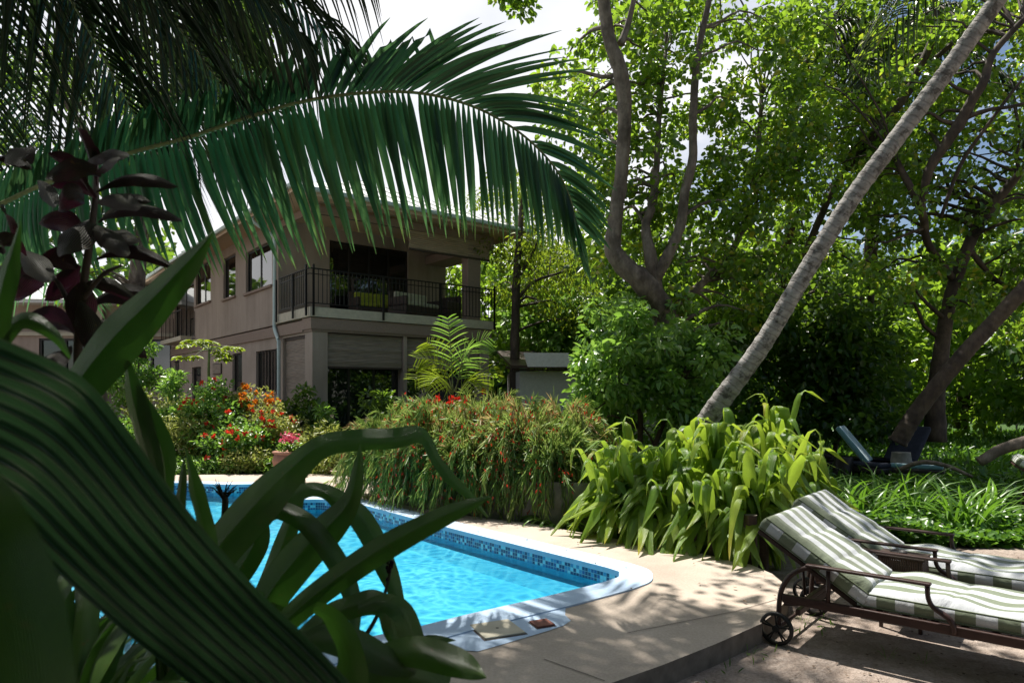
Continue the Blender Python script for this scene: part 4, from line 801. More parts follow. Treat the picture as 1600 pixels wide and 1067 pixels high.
# 3 dark shrub mass below
sA = spots([(900, 640), (915, 560), (935, 540), (930, 480), (975, 500), (985, 450), (1030, 490), (1060, 470), (1085, 530), (1130, 520), (1110, 580), (1125, 650), (1080, 680), (930, 680)], 100, 10.4, 12.4, 8)
tree('glossy_shrub', 'tall dense glossy green shrub left of the leaning trunk base behind the lilies', 'shrub', [[(1000, 730, 11.5, .05), (1000, 620, 11.5, .04), (990, 560, 11.5, .02)], [(1010, 730, 11.5, .05), (1060, 600, 11.4, .03)]],
     [(sA, rng.uniform(.2, .42, len(sA)), 85, .14, .075)], M['lf_mid'], M['bark_dark'], gp(1005, 11.5))
sB = spots([(1090, 520), (1200, 460), (1330, 480), (1400, 560), (1400, 670), (1100, 670)], 120, 13, 16, 10)
tree('shade_shrub', 'broad dark shrub in deep shade between the leaning trunks', 'shrub', [[(1240, 720, 14.5, .07), (1240, 620, 14.5, .05), (1230, 560, 14.5, .02)], [(1300, 720, 14, .05), (1330, 600, 14, .03)]],
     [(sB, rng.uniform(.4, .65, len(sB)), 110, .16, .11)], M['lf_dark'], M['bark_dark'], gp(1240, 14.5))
# 4 leaning trunks (coconut palms)
def palm_trunk(mb, P, r, ringed=True):
    PP, rr = cr(np.array(P), 24, np.array(r)); k = np.arange(len(rr)); rr = rr*(1+.03*np.sin(k*1.7)+.015*rng.normal(0, 1, len(rr)))
    mb.tube(PP, rr, 18, rough=.012, caps=True)
def frond_free(mb, base, dirn, Lf, droop, n=46, ll=.8, lw=.045, rr=.018, tint=(.1, .7), hang=.8, rmi=1, twist=0):
    d = nrm(np.array(dirn, float)); t = np.linspace(0, 1, 16); P = np.array(base)+np.outer(t*Lf, d)+np.outer(-(t**2)*droop*Lf, [0, 0, 1])
    mb.tube(P, np.linspace(rr, rr*.25, 16), 6, mi=rmi, caps=False)
    PP = cr(P, 4); T = nrm(np.gradient(PP, axis=0)); side0 = nrm(np.cross(T, [0, 0, 1.0]))
    for k in range(n):
        f = .1+.9*k/(n-1); q = f*(len(PP)-1); i = int(min(q, len(PP)-2)); p = PP[i]+(PP[i+1]-PP[i])*(q-i); tt = T[i]
        le = ll*(math.sin(math.pi*min(1, .18+f*.82))**.6)*rng.uniform(.85, 1.1)+.12
        for s in (-1, 1):
            dd = nrm(side0[i]*s*.85+tt*(.45+.4*f)+np.array([0, 0, .12])+rng.normal(0, .06, 3)); m_ = 6; u = np.linspace(0, 1, m_)
            path = p+np.outer(u*le, dd)+np.outer(-u**2*hang*le*rng.uniform(.8, 1.2), [0, 0, 1]); wv = lw*np.array([.5, 1, .95, .75, .45, .06])
            mb.strap(path, wv, np.cross(dd, [0, 0, 1.0])*.6+tt*.8, rng.uniform(*tint), fold=.25)
lp = thing('leaning_palm', 'long pale grey palm trunk leaning right from behind the lilies', 'palm tree', gp(1090, 8.9))
o0 = lp.location; m = MB(o0); palm_trunk(m, [W(1085, 700, 8.9), W(1113, 645, 8.7), W(1190, 540, 8.5), W(1262, 420, 8.3), W(1330, 312, 8.1), W(1402, 215, 7.9), W(1482, 108, 7.7), W(1560, -2, 7.5), W(1640, -120, 7.2), W(1720, -260, 6.9)], [.14, .13, .113, .105, .1, .097, .094, .091, .088, .085]); m.build('trunk', M['bark_palm'], lp)
top = W(1720, -260, 6.9)
for k in range(11):
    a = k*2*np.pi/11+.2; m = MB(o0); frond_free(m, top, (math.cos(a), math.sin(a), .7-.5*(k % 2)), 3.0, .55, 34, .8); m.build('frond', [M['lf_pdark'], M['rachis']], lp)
lp2 = thing('leaning_palm', 'darker palm trunk leaning out of the right edge beyond the far chairs', 'palm tree', gp(1380, 11.8))
o0 = lp2.location; m = MB(o0); palm_trunk(m, [W(1402, 692, 11.7), W(1438, 636, 11.55), W(1500, 560, 11.3), W(1548, 508, 11.2), W(1600, 452, 11), W(1680, 370, 10.8), W(1800, 250, 10.6), W(1900, 120, 10.4)], [.15, .135, .125, .12, .118, .115, .112, .11]); m.build('trunk', M['bark_dark'], lp2)
top = W(1900, 120, 10.4)
for k in range(8):
    a = k*2*np.pi/8; m = MB(o0); frond_free(m, top, (math.cos(a), math.sin(a), .5), 2.6, .5, 24, .7); m.build('frond', [M['lf_palm'], M['rachis']], lp2)
# a fallen dark limb at the right
m = MB(gp(1560, 9.5)); m.tube([W(1400, 735, 10.5), W(1440, 722, 10.2), W(1480, 728, 10), W(1520, 745, 9.8)], [.03, .035, .03, .02], 8, res=4); m.tube([W(1530, 722, 9.9), W(1570, 700, 9.8), W(1640, 680, 9.6)], [.07, .08, .09], 10, res=4, rough=.05)
o = m.build('fallen_branch', M['bark_main']); o.location = gp(1560, 9.5); tag(o, 'fallen grey brown branch lying across the ground cover near the right edge', 'branch')
# high palm crown peeping in the gap top right
hp = thing('coconut_palm', 'far palm crown with hanging fronds in the blue gap at the upper right', 'palm tree', gp(1400, 16)); o0 = hp.location
m = MB(o0); palm_trunk(m, [W(1340, 660, 16), W(1360, 400, 16), W(1375, 150, 16), W(1385, 60, 16)], [.17, .15, .13, .12]); m.build('trunk', M['bark_dark'], hp); top = W(1385, 50, 16)
for k in range(13):
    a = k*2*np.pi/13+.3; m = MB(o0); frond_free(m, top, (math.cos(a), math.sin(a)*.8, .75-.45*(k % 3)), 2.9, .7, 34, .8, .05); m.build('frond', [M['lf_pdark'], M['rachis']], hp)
# 5 tree right of the house with feathery yellow green crown
sC = np.concatenate([spots([(772, 380), (800, 250), (900, 330), (940, 430), (900, 520), (850, 490), (775, 480)], 52, 19.3, 23, 9), spots([(680, 380), (700, 320), (790, 300), (790, 530), (700, 530)], 40, 25.5, 28, 9)])
tree('feathery_tree', 'dark trunked tree with feathery yellow green crown right of the house', 'tree',
     [[(805, 640, 20, .15), (804, 560, 20, .14), (806, 480, 20, .125), (808, 420, 20, .11), (815, 330, 20, .08), (820, 250, 20, .05)], [(806, 470, 20, .06), (835, 440, 20, .045), (880, 425, 20, .03)], [(806, 440, 20, .05), (830, 400, 20, .04), (850, 350, 20, .02)]],
     [(sC, rng.uniform(.5, .8, len(sC)), 120, .14, .06, dict(down=.9))], M['lf_yel'], M['bark_dark'], gp(803, 20))
# left background
sD = spots([(300, -40), (440, -40), (410, 80), (400, 150), (330, 180), (290, 120)], 60, 20, 22, 9)
sD2 = spots([(-60, 60), (250, 60), (260, 300), (200, 480), (-60, 420)], 110, 19, 23, 12)
tree('tall_left_tree', 'tall leafy tree behind the dark palm fronds at the upper left', 'tree', [[(215, 690, 21, .28), (210, 500, 21, .24), (230, 300, 21, .2), (270, 150, 21, .15), (330, 40, 21, .1)], [(220, 330, 21, .15), (130, 200, 20, .1), (60, 100, 20, .07)]],
     [(sD, rng.uniform(.4, .75, len(sD)), 90, .18, .14), (sD2, rng.uniform(.4, .8, len(sD2)), 45, .18, .13)], M['lf_dark'], M['bark_main'], gp(215, 21))
sE = spots([(190, 520), (240, 490), (248, 600), (190, 640), (150, 600)], 26, 15, 17, 6)
tree('bushy_tree', 'small bushy tree at the far corner of the house wall', 'tree', [[(215, 690, 15.8, .05), (214, 580, 15.8, .03)]], [(sE, rng.uniform(.25, .4, len(sE)), 110, .12, .07)], M['lf_mid'], M['bark_main'], gp(216, 15.8))
# distant grove, six trees
far = [('broad distant tree filling the gap behind the feathery crown', [(640, 380), (760, 390), (900, 370), (950, 440), (950, 620), (850, 640), (700, 560)], 24, 29, 80, 'lf_main'),
       ('distant tree directly behind the outbuilding and blue roofed shed', [(810, 480), (900, 470), (1010, 500), (1020, 600), (900, 580), (820, 560)], 21, 25, 50, 'lf_mid'),
       ('distant tree behind the forked trunk', [(930, 330), (1100, 360), (1200, 400), (1200, 660), (960, 660)], 18, 24, 90, 'lf_dark'),
       ('distant dark tree behind the leaning trunk', [(1150, 400), (1350, 380), (1400, 640), (1180, 660)], 18, 24, 90, 'lf_dark'),
       ('distant sunlit tree behind the darker leaning trunk', [(1360, 400), (1500, 380), (1620, 420), (1640, 640), (1380, 650)], 19, 26, 90, 'lf_main'),
       ('distant tree closing the view at the right edge', [(1520, 330), (1720, 300), (1760, 640), (1560, 650)], 17, 25, 70, 'lf_dark')]
for lb, P, y0, y1, n, mm in far:
    C = spots(P, n, y0, y1, 8); cx = np.mean([p[0] for p in P]); ym = (y0+y1)/2; yt = min(p[1] for p in P)
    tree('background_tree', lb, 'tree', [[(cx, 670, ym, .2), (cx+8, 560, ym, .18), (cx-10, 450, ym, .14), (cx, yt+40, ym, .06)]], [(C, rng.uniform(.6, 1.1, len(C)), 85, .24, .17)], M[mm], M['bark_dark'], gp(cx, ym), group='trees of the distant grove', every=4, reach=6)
# far-off wood that reads as one mass
m = MB(); n = 34000; x = rng.uniform(-45, 75, n); y = 38+rng.uniform(0, 8, n)+.0*x; z = rng.uniform(-.2, 1, n)**1*8.5*(1+.25*np.sin(x*.5)+.15*np.sin(x*1.3)); m.leaves(np.c_[x, y, z], rng.normal(0, 1, (n, 3)), rng.normal(0, 1, (n, 3))+np.array([0, -.8, .8]), .9, .6, rng.uniform(0, 1, n)); tag(m.build('distant_wood', M['lf_dark']), 'dense dark far-off wood closing the garden behind the trees', 'wood', kind='stuff')

# ------------------------------------------------------------------ shrubs of the flower bed
def shrub(name, label, cat, px, Y, wpx, top, n, Ln, Wd, leafm, flowers=None, zb=0, per=60, group=None, down=.1, base_h=.05):
    x, y = kk(px)*Y, Y; R = wpx/1064*Y/2; H = 1.5-(top-615)/1064*Y; t = thing(name, label, cat, (x, y, -.12), group=group)
    C = []; 
    for _ in range(n):
        a = rng.uniform(0, 6.28); r = math.sqrt(rng.uniform(0, 1))*R*.85; h = base_h+rng.uniform(.05, 1)**.7*(H-.12)*math.sqrt(max(.05, 1-(r/R)**2*.75)); C.append((r*math.cos(a), r*math.sin(a)*.8, h+.12))
    C = np.array(C); m = MB()
    for k in range(0, n, 2): m.tube([(C[k][0]*.2, C[k][1]*.2, 0), C[k]*np.array([.7, .7, .5]), C[k]], [.012, .008, .003], 5, res=3, caps=False)
    m.build('stem', M['stem'], t); m = MB(); clumps(m, C, min(.26, .15+R*.15), int(per*1.15), Ln, Wd, down=down, up=.9); m.build('foliage', leafm, t)
    if flowers:
        fm, nf, fs = flowers
        for _ in range(int(nf*2.4)):
            k = rng.integers(n); c = C[k]+np.array([rng.normal(0, .08), -abs(rng.normal(.12, .06)), rng.uniform(.02, .16)]); q = 9; m = MB(); m.leaves(np.repeat([c], q, 0)+rng.normal(0, .01, (q, 3)), rng.normal(0, 1, (q, 3))+np.array([0, -.3, .8]), rng.normal(0, 1, (q, 3)), fs, fs*.6, rng.uniform(0, 1, q)); m.build('bloom', fm, t)
    return t
GB = 'flowering shrubs in the garden bed'
for a in [('flowering_shrub', 'red flowered shrub tallest in the middle of the bed below the papaya', 335, 14.2, 130, 595, 46, .1, .055, 'lf_mid', ('fl_red', 15, .075)),
          ('flowering_shrub', 'orange flowered shrub with gold tips beside the porch end of the bed', 395, 14.4, 100, 600, 40, .09, .045, 'lf_gold', ('fl_orange', 34, .08)),
          ('flowering_shrub', 'green leafed shrub with scattered red blooms at the front of the bed', 372, 13.5, 120, 650, 44, .09, .055, 'lf_mid', ('fl_red', 16, .08)),
          ('flowering_shrub', 'bronze tipped shrub with small red flowers left of the pink flower pot', 432, 13.9, 90, 636, 34, .08, .04, 'lf_gold', ('fl_red', 12, .07)),
          ('garden_shrub', 'yellow green feathery shrub at the left end of the bed', 240, 15, 120, 598, 46, .08, .035, 'lf_gold', None),
          ('garden_shrub', 'light green shrub under the small bushy tree at the bed corner', 215, 14.2, 110, 640, 40, .1, .05, 'lf_mid', None),
          ('garden_shrub', 'tall narrow leafy shrub before the ground floor wall', 272, 14.6, 44, 570, 16, .12, .05, 'lf_mid', None),
          ('garden_shrub', 'olive spiky shrub in the middle left of the bed', 290, 13.9, 90, 640, 36, .12, .025, 'lf_gold', None),
          ('garden_shrub', 'variegated cream and green low shrub by the flower pot', 392, 13.1, 80, 700, 24, .08, .03, 'lf_gold', None),
          ('garden_shrub', 'dark green shrub filling the planter left of the porch doors', 470, 15.5, 80, 592, 26, .14, .06, 'lf_dark', None),
          ('garden_shrub', 'pale variegated shrub right of the flower pot before the dark planter', 502, 13.6, 80, 660, 34, .1, .035, 'lf_gold', None),
          ('garden_shrub', 'tall thin pale green shrub standing above the variegated one', 508, 14, 30, 628, 9, .12, .04, 'lf_mid', None),
          ('garden_shrub', 'low golden shrub spilling onto the pink paving beside the wooden steps', 522, 12.9, 70, 700, 30, .1, .025, 'lf_gold', None),
          ('garden_shrub', 'dark leafy shrub in front of the porch glass doors', 590, 15, 90, 600, 22, .14, .06, 'lf_dark', None)]:
    shrub(a[0], a[1], 'shrub', a[2], a[3], a[4], a[5], a[6], a[7], a[8], M[a[9]], (M[a[10][0]], a[10][1], a[10][2]) if a[10] else None)
m = MB(); n = 9000; x = rng.uniform(-8.6, -3, n); y = rng.uniform(12.75, 14.5, n); m.leaves(np.c_[x, y, rng.uniform(-.1, .25, n)], rng.normal(0, 1, (n, 3))+np.array([0, -.3, .5]), rng.normal(0, .5, (n, 3))+np.array([0, 0, 1]), .1, .035, rng.uniform(0, 1, n)); tag(m.build('bed_undergrowth', M['lf_mid']), 'low mixed leaves covering the flower bed soil', 'undergrowth', kind='stuff')
# arching strap-leaved plants
def strap_plant(name, label, cat, x, y, z, n, Lr, w_, rise, droop, leafm, group=None, stem=0, seed=None, tint=(.1, .8), tip=None, wav=.04, azr=(0, 6.283), seg=12, stalk=True, crease=0):
    r = np.random.default_rng(seed if seed is not None else int(abs(x*997+y*131)*10) % 99999); t = thing(name, label, cat, (x, y, z), group=group); m = MB()
    for k in range(n):
        cf0 = r.uniform(.3, .52); cs0 = r.uniform(.8, 1.2); a = azr[0]+(azr[1]-azr[0])*((k*.618034) % 1)+r.normal(0, .12); Lf = r.uniform(*Lr); el = rise*r.uniform(.75, 1.1)*(1-(.14 if crease else .35)*(k/n)); dr = droop*r.uniform(.6, 1.4); (cf, cs) = (r.uniform(.6, .82), r.uniform(.8, 1.3)) if k < n*.28 else (cf0, cs0); p = np.array([.03*math.cos(a), .03*math.sin(a), stem*(.4+.6*(1-k/n))]); P = [p]; th = el; ds = Lf/(seg-1); az = a; aj = r.normal(0, .05); _ = 0
        for q in range(1, seg):
            f = q/(seg-1); P.append(P[-1]+ds*np.array([math.cos(th)*math.cos(az), math.cos(th)*math.sin(az), math.sin(th)])); th -= (dr*.25/seg+(2.35*math.exp(-((f-cf)/.075)**2)*7.5/seg*cs if crease else 0)) if crease else dr*(.3+2.2*f*(1 if f < .75 else .3))/seg*1.5; th = max(th, -1.52); az += aj
        u = np.linspace(0, 1, seg); wv = w_*r.uniform(.8, 1.15)*np.minimum(1, .45+u*2.2)*np.clip((1-u)/.45, 0, 1)**.75; wv[-1] = .002
        tt = r.uniform(*tint); m.strap(P, wv, (-math.sin(a)+r.normal(0, .15), math.cos(a)+r.normal(0, .15), r.normal(0, .12)), tt, fold=.16, wav=wav, tipt=(tip if tip is not None and r.uniform() < .3 else None))
    m.build('leaf_rosette', leafm, t)
    if stem and stalk: m = MB(); m.tube([(0, 0, 0), (.005, 0, stem*.5), (0, 0, stem)], [.04, .035, .03], 10, res=3); m.build('stem', M['stem'], t)
    return t
GL = 'spider lilies beside the deck'
LL = ['lily with drooping light green leaves beside the concrete planter, leftmost of the clump', 'yellowing lily with a brown withered leaf hanging to the paving', 'lily with bright yellow tipped leaves bending over the deck edge', 'lily at the front centre of the clump with long hanging blades', 'lily directly left of the leaning trunk base', 'lily with pale creased leaves before the leaning trunk base',
      'front lily drooping over the dark posts nearest the sun loungers', 'tall lily right of the leaning trunk with arching leaves', 'tallest rightmost lily arching towards the far chairs', 'lily behind the tip of the nearest lounger backrest', 'back row lily below the glossy shrub', 'back row lily in the middle of the clump', 'small lily touching the tree shade on the right', 'front right lily just left of the striped backrest', 'inner lily standing upright at the heart of the clump', 'low inner lily half hidden under its neighbours', 'low lily drooping over the paving opposite the pool corner, left one', 'low lily drooping over the paving with yellow tips, second from the left', 'low lily drooping over the paving in the middle of the front row', 'low lily drooping over the dark posts, fourth in the front row', 'low lily at the right end of the front row by the tallest dark post', 'lily between the leaning trunk and the striped backrests', 'tall lily rising behind the base of the leaning trunk', 'tall back row lily right of the leaning trunk in front of the deep shade']
LP = [(952, 8.0, .2), (955, 7.5, .12), (1000, 7.2, .18), (1050, 6.95, .2), (1060, 7.8, .3), (1110, 7.4, .3), (1140, 6.7, .2), (1175, 7.4, .38), (1225, 7.2, .36), (1200, 6.6, .25), (985, 8.2, .25), (1080, 8.4, .35), (1265, 7.6, .2), (1172, 6.3, .12), (1120, 7.0, .4), (1020, 7.6, .1), (960, 7.15, -.05), (1010, 6.95, -.05), (1062, 6.75, -.05), (1108, 6.6, -.05), (1150, 6.4, -.05), (1205, 6.9, .35), (1150, 7.9, .55), (1215, 7.9, .6)]
for k, (px, Y, st) in enumerate(LP):
    strap_plant('spider_lily', LL[k], 'lily', kk(px)*Y, Y, -.1, 42, (.78, 1.28), .122, 1.72, 1.2, M['lf_lily'], GL, stem=max(.05, st+.08), seed=50+k, tint=(.15, .82), tip=1.0, wav=.06, seg=16, crease=1)
for k, (px, Y, lb) in enumerate([(300, 13.2, 'light green strap leaved plant at the front left of the flower bed'), (335, 13.1, 'pale striped strap leaved clump at the bed edge above the pool'), (265, 13.4, 'strap leaved plant at the left front corner of the bed'), (870, 7.95, 'small strap leaved plant against the concrete planter')]):
    strap_plant('strap_plant', lb, 'plant', kk(px)*Y, Y, -.1, 26, (.45, .75), .05, 1.1, 1.9, M['lf_mid'], seed=80+k, tint=(.4, 1))
# upright grassy plants and creepers on the right
RP = [(1262, 8.6), (1290, 8.2), (1320, 8.6), (1345, 8.3), (1375, 8.8), (1300, 9.3), (1410, 9.2), (1490, 8.1), (1520, 7.9), (1545, 8.3), (1255, 7.6), (1430, 8.6)]
for k, (px, Y) in enumerate(RP):
    strap_plant('grassy_plant', 'upright bright green grassy plant rising from the creepers behind the sun loungers', 'plant', kk(px)*Y, Y, -.13, 26, (.6, .95), .038, 1.45, .8, M['lf_cover'], 'grassy plants among the creepers', seed=120+k, tint=(.4, 1), wav=.01, seg=8)
m = MB(); n = 42000; x = rng.uniform(2.4, 9.5, n); y = 7.2-.0*x+rng.uniform(0, 1, n)**1.3*5.2; ok = (y > 6.3+.22*(x-3)+.35*np.sin(x*1.9)) & (y > 12.6-2.6*x+1.0); x, y = x[ok], y[ok]; n = len(x)
hh = .1+.2*(np.sin(x*2.1)*np.cos(y*1.7)*.5+.5); z = -.13+rng.uniform(.1, 1, n)*hh
m.leaves(np.c_[x, y, z], rng.normal(0, 1, (n, 3))*np.array([1, 1, .35]), rng.normal(0, .38, (n, 3))+np.array([0, -.1, 1]), .085, .075, np.clip(rng.normal(.5, .25, n), 0, 1))
tag(m.build('creeper_cover', M['lf_cover']), 'bright round leaved creeper covering the ground behind the sun loungers', 'creeper', kind='stuff')
m = MB(); n = 26000; x = rng.uniform(-1, 22, n); y = rng.uniform(11.5, 26, n); z = -.13+rng.uniform(0, .22, n); m.leaves(np.c_[x, y, z], rng.normal(0, 1, (n, 3))+np.array([0, 0, .8]), rng.normal(0, .5, (n, 3))+np.array([0, 0, 1]), .2, .08, rng.uniform(0, 1, n)); tag(m.build('grass', M['lf_cover']), 'rough green grass and weeds under the far trees', 'grass', kind='stuff')
# small tufts in the sand + leaf litter
for k, (px, py) in enumerate([(1387, 1027), (1443, 1034), (1255, 970), (1170, 1022)]):
    x, y = G(px, py, -.13); strap_plant('grass_tuft', ['tiny grass tuft in the sand nearest the bottom of the lounger shadow', 'tiny grass tuft in the sand right of another tuft', 'small weed beside the inner lounger wheel', 'small weed at the foot of the deck edge'][k], 'grass tuft', x, y, -.13, 9, (.05, .1), .004, 1.3, .8, M['lf_cover'], 'tufts in the sand', seed=200+k, tint=(.7, 1), wav=0, seg=5)
m = MB(); n = 1500; x = rng.uniform(.8, 6.5, n); y = rng.uniform(2.6, 6.8, n); ok = ((y < 3.1+.82*(x-.0)) & (x > 1.0)) | (rng.uniform(0, 1, n) < 0); x, y = x[ok], y[ok]; n = len(x); m.leaves(np.c_[x, y, np.full(n, -.122)], np.c_[rng.normal(0, 1, (n, 2)), np.zeros(n)], np.tile([0, 0, 1.0], (n, 1)), rng.uniform(.008, .035, n), rng.uniform(.004, .02, n), rng.uniform(0, 1, n), curl=-.1)
M['litter'] = plain('dry_litter', (.15, .1, .06), .9, 0, 6, .5); tag(m.build('leaf_litter', M['litter']), 'dry leaf scraps scattered on the sand', 'leaf litter', kind='stuff')
m = MB(); n = 260; x = rng.uniform(1.0, 2.2, n); y = rng.uniform(3.6, 6.2, n); ok = (np.abs(y-(3.1+.83*x)) < .12) | (rng.uniform(0, 1, n) < .0); x, y = x[ok], y[ok]; n = len(x); m.leaves(np.c_[x+.08, y-.08, np.full(n, -.13)], rng.normal(0, .6, (n, 3))+np.array([0, 0, 1]), rng.normal(0, 1, (n, 3)), .06, .01, rng.uniform(0, 1, n)); tag(m.build('edge_weeds', M['lf_cover']), 'thin weeds growing along the foot of the deck edge', 'weeds', kind='stuff')

m = MB(); n = 130; x = rng.uniform(-.6, 2.1, n); y = rng.uniform(3.6, 9, n); ok = (y > 3.3+.82*x) & (y < 9.2-1.3*x) & (y > 5.9+.0*x-1.2*(x > .9)); x, y = x[ok], y[ok]; ok = np.array([not inpoly(p, q, [tuple(v) for v in pool]) for p, q in zip(x, y)]); x, y = x[ok], y[ok]; n = len(x)
m.leaves(np.c_[x, y, np.full(n, .016)], np.c_[rng.normal(0, 1, (n, 2)), np.zeros(n)], np.tile([0, 0, 1.0], (n, 1)), rng.uniform(.01, .05, n), rng.uniform(.006, .022, n), rng.uniform(0, 1, n), curl=-.15); tag(m.build('deck_litter', M['litter']), 'few dry fallen leaves lying on the pale deck beside the pool', 'leaf litter', kind='stuff')

# ------------------------------------------------------------------ weeping firecracker bushes in the planter
def weeper(label, px, Y, spread, ztop, n, seed, red=.5):
    r = np.random.default_rng(seed); x, y = kk(px)*Y, Y; t = thing('firecracker_bush', label, 'bush', (x, y, .36), group='weeping bushes in the planter'); m = MB(); f = MB()
    C = []; D = []; Nn = []; Ln = []; tn = []; FC = []
    for k in range(n):
        a = r.uniform(0, 6.283); R = spread*r.uniform(.3, 1.2); H = (ztop-.36)*(r.uniform(.5, 1.05) if r.uniform() < .9 else r.uniform(1.05, 1.3))*(1-.25*(R/spread)**2); q = 9; u = np.linspace(0, 1, q); over_ = r.uniform(.3, 1.9)
        rad = R*(u**.8); z = H*np.sin(np.minimum(u*1.55, 1.57))-over_*np.clip(u-.55, 0, 1)**1.6*2.6*min(1, H+.2); z = np.maximum(z, -.3+r.uniform(0, .2)) if math.sin(a) < .1 else np.maximum(z, .02)
        P = np.c_[rad*math.cos(a), rad*math.sin(a)*.85, z]+np.cumsum(r.normal(0, .008, (q, 3)), 0); m.tube(P, np.linspace(.004, .0015, q), 3, caps=False, mi=1)
        PP = cr(P, 4); nn = 66; ii = r.integers(4, len(PP), nn); T = nrm(np.gradient(PP, axis=0)); C.append(PP[ii]+r.normal(0, .006, (nn, 3))); D.append(T[ii]*1.0+r.normal(0, .2, (nn, 3))+np.array([0, 0, -.25])); Ln.append(r.uniform(.06, .2, nn)); tn.append(np.clip(r.normal(.35+.4*z.max()*r.uniform(), .2)+r.normal(0, .12, nn), 0, 1))
        if r.uniform() < red: g = r.integers(len(PP)//2, len(PP), 7); FC.append(PP[g]+r.normal(0, .035, (7, 3)))
    C = np.concatenate(C); D = np.concatenate(D); N = len(C); m.leaves(C, D, r.normal(0, 1, (N, 3)), np.concatenate(Ln), .0062, np.concatenate(tn)); m.build('branches', [M['lf_fine'], M['stem']], t)
    if FC: FC = np.concatenate(FC); N = len(FC); f.leaves(FC, r.normal(0, .4, (N, 3))+np.array([0, 0, -1]), r.normal(0, 1, (N, 3)), .05, .02, r.uniform(0, 1, N)); f.build('flowers', M['fl_red'], t)['kind'] = 'stuff'
    return t
for a in [('left end firecracker bush trailing down the planter towards the pool', 612, 10.0, .75, 1.28, 330, 1, .3), ('weeping bush with dense red blossom in the planter front left of centre', 690, 9.3, .85, 1.5, 380, 2, 1.0), ('weeping bush with pinkish tips at the planter centre', 752, 9.2, .85, 1.5, 380, 3, .9), ('pale green weeping bush right of centre hiding the planter wall', 820, 8.7, .8, 1.4, 380, 4, .9),
          ('tall feathery weeping bush at the right end of the planter beside the lilies', 885, 9.2, .7, 1.5, 330, 5, .4), ('rear weeping bush with upright plumes before the outbuilding', 775, 10.0, .7, 1.55, 300, 6, .5), ('dark trailing weeping bush low over the front of the planter', 740, 8.75, .7, 1.1, 330, 7, .5), ('yellowish weeping bush at the rear left of the planter', 655, 10.2, .7, 1.45, 260, 8, .25), ('weeping bush spilling over the right end of the planter onto the paving', 862, 8.35, .62, 1.15, 320, 9, .3), ('weeping bush spilling over the left front of the planter', 650, 9.45, .6, 1.0, 280, 10, .3)]: weeper(*a)
for k, (px, Y, tp, lb) in enumerate([(690, 10.4, 610, 'bright red orange flower spikes rising before the young palm'), (632, 11.2, 640, 'small red flowered plant at the left rear of the planter'), (742, 11, 575, 'reddish bronze plumed shrub right of the young palm')]):
    shrub('flowering_shrub', lb, 'shrub', px, Y, 60, tp, 16, .09, .03, M['lf_gold'], (M['fl_red'], 9, .07), per=40)
# young palm
yp = thing('young_palm', 'bright young palm with arching fronds in front of the house corner', 'palm', gp(708, 11.3)); o0 = yp.location
m = MB(o0); m.tube([W(708, 700, 11.3), W(708, 620, 11.3)], [.04, .03], 10); m.build('trunk', M['stem'], yp)
for k, (a, b, el, tipx, tipy, dy) in enumerate([(708, 615, 0, 700, 498, .1), (708, 612, 0, 652, 560, -.3), (708, 612, 0, 668, 535, .2), (710, 612, 0, 762, 528, -.1), (708, 615, 0, 648, 592, -.5), (712, 618, 0, 770, 590, -.4), (712, 612, 0, 735, 545, -.5), (705, 618, 0, 672, 600, -.8), (714, 620, 0, 748, 612, -.8)]):
    b0 = W(a, b, 11.3); tp = W(tipx, tipy, 11.3+dy); d = tp-b0; Lf = np.linalg.norm(d); m = MB(o0)
    mid = (b0+tp)/2+np.array([0, 0, .22*Lf])*(0.5 if k == 0 else 1); P = cr(np.array([b0, (b0+mid)/2+np.array([0, 0, .03]), mid, (mid+tp)/2+np.array([0, 0, .04]), tp]), 6); m.tube(P, np.linspace(.012, .004, len(P)), 5, mi=1, caps=False); T = nrm(np.gradient(P, axis=0)); side = nrm(np.cross(T, [0, -.75, .65]))
    for f in np.linspace(.2, 1, 13):
        i = int(f*(len(P)-1)); le = (.16+.2*math.sin(math.pi*min(1, f*.9+.08)))*1.15
        for s in (-1, 1):
            dd = nrm(side[i]*s+T[i]*.75); u = np.linspace(0, 1, 5); m.strap(P[i]+np.outer(u*le, dd)+np.outer(-u**2*le*.25, [0, 0, 1]), np.array([.6, 1, .95, .7, .08])*.034, T[i]*.4+np.array([0, -.8, .3]), rng.uniform(.3, 1), fold=.2)
    m.build('frond', [M['lf_yel'] if k % 3 else M['lf_mid'], M['rachis']], yp)
# papaya
pa = thing('papaya_tree', 'slender papaya with umbrella of bright leaves before the side wall', 'tree', gp(330, 14.5)); o0 = pa.location; m = MB(o0); m.tube([W(332, 720, 14.5), W(328, 640, 14.5), W(326, 590, 14.5), W(327, 545, 14.5)], [.045, .035, .028, .022], 10, res=5); m.build('trunk', M['stem'], pa); m = MB(o0); tp = W(327, 547, 14.5)
for k in range(15):
    a = k*2.4; rr_ = rng.uniform(.3, .62); e = tp+np.array([rr_*math.cos(a), rr_*math.sin(a), rng.uniform(-.18, .28)]); m.tube([tp, (tp+e)/2+np.array([0, 0, .05]), e], .007, 5, res=3, mi=1, caps=False)
    for q in range(8):
        b = a+(q-3.5)*.5; m.leaves([e], [(math.cos(b), math.sin(b), -.25+rng.normal(0, .1))], [(0, 0, 1)], .24, .09, rng.uniform(.6, 1)); m.leaves([e+np.array([math.cos(b), math.sin(b), -.2])*.1], [(math.cos(b+.5), math.sin(b+.5), -.2)], [(0, 0, 1)], .12, .05, rng.uniform(.6, 1)); m.leaves([e+np.array([math.cos(b), math.sin(b), -.2])*.1], [(math.cos(b-.5), math.sin(b-.5), -.2)], [(0, 0, 1)], .12, .05, rng.uniform(.6, 1))
m.build('crown', [M['lf_yel'], M['stem']], pa)

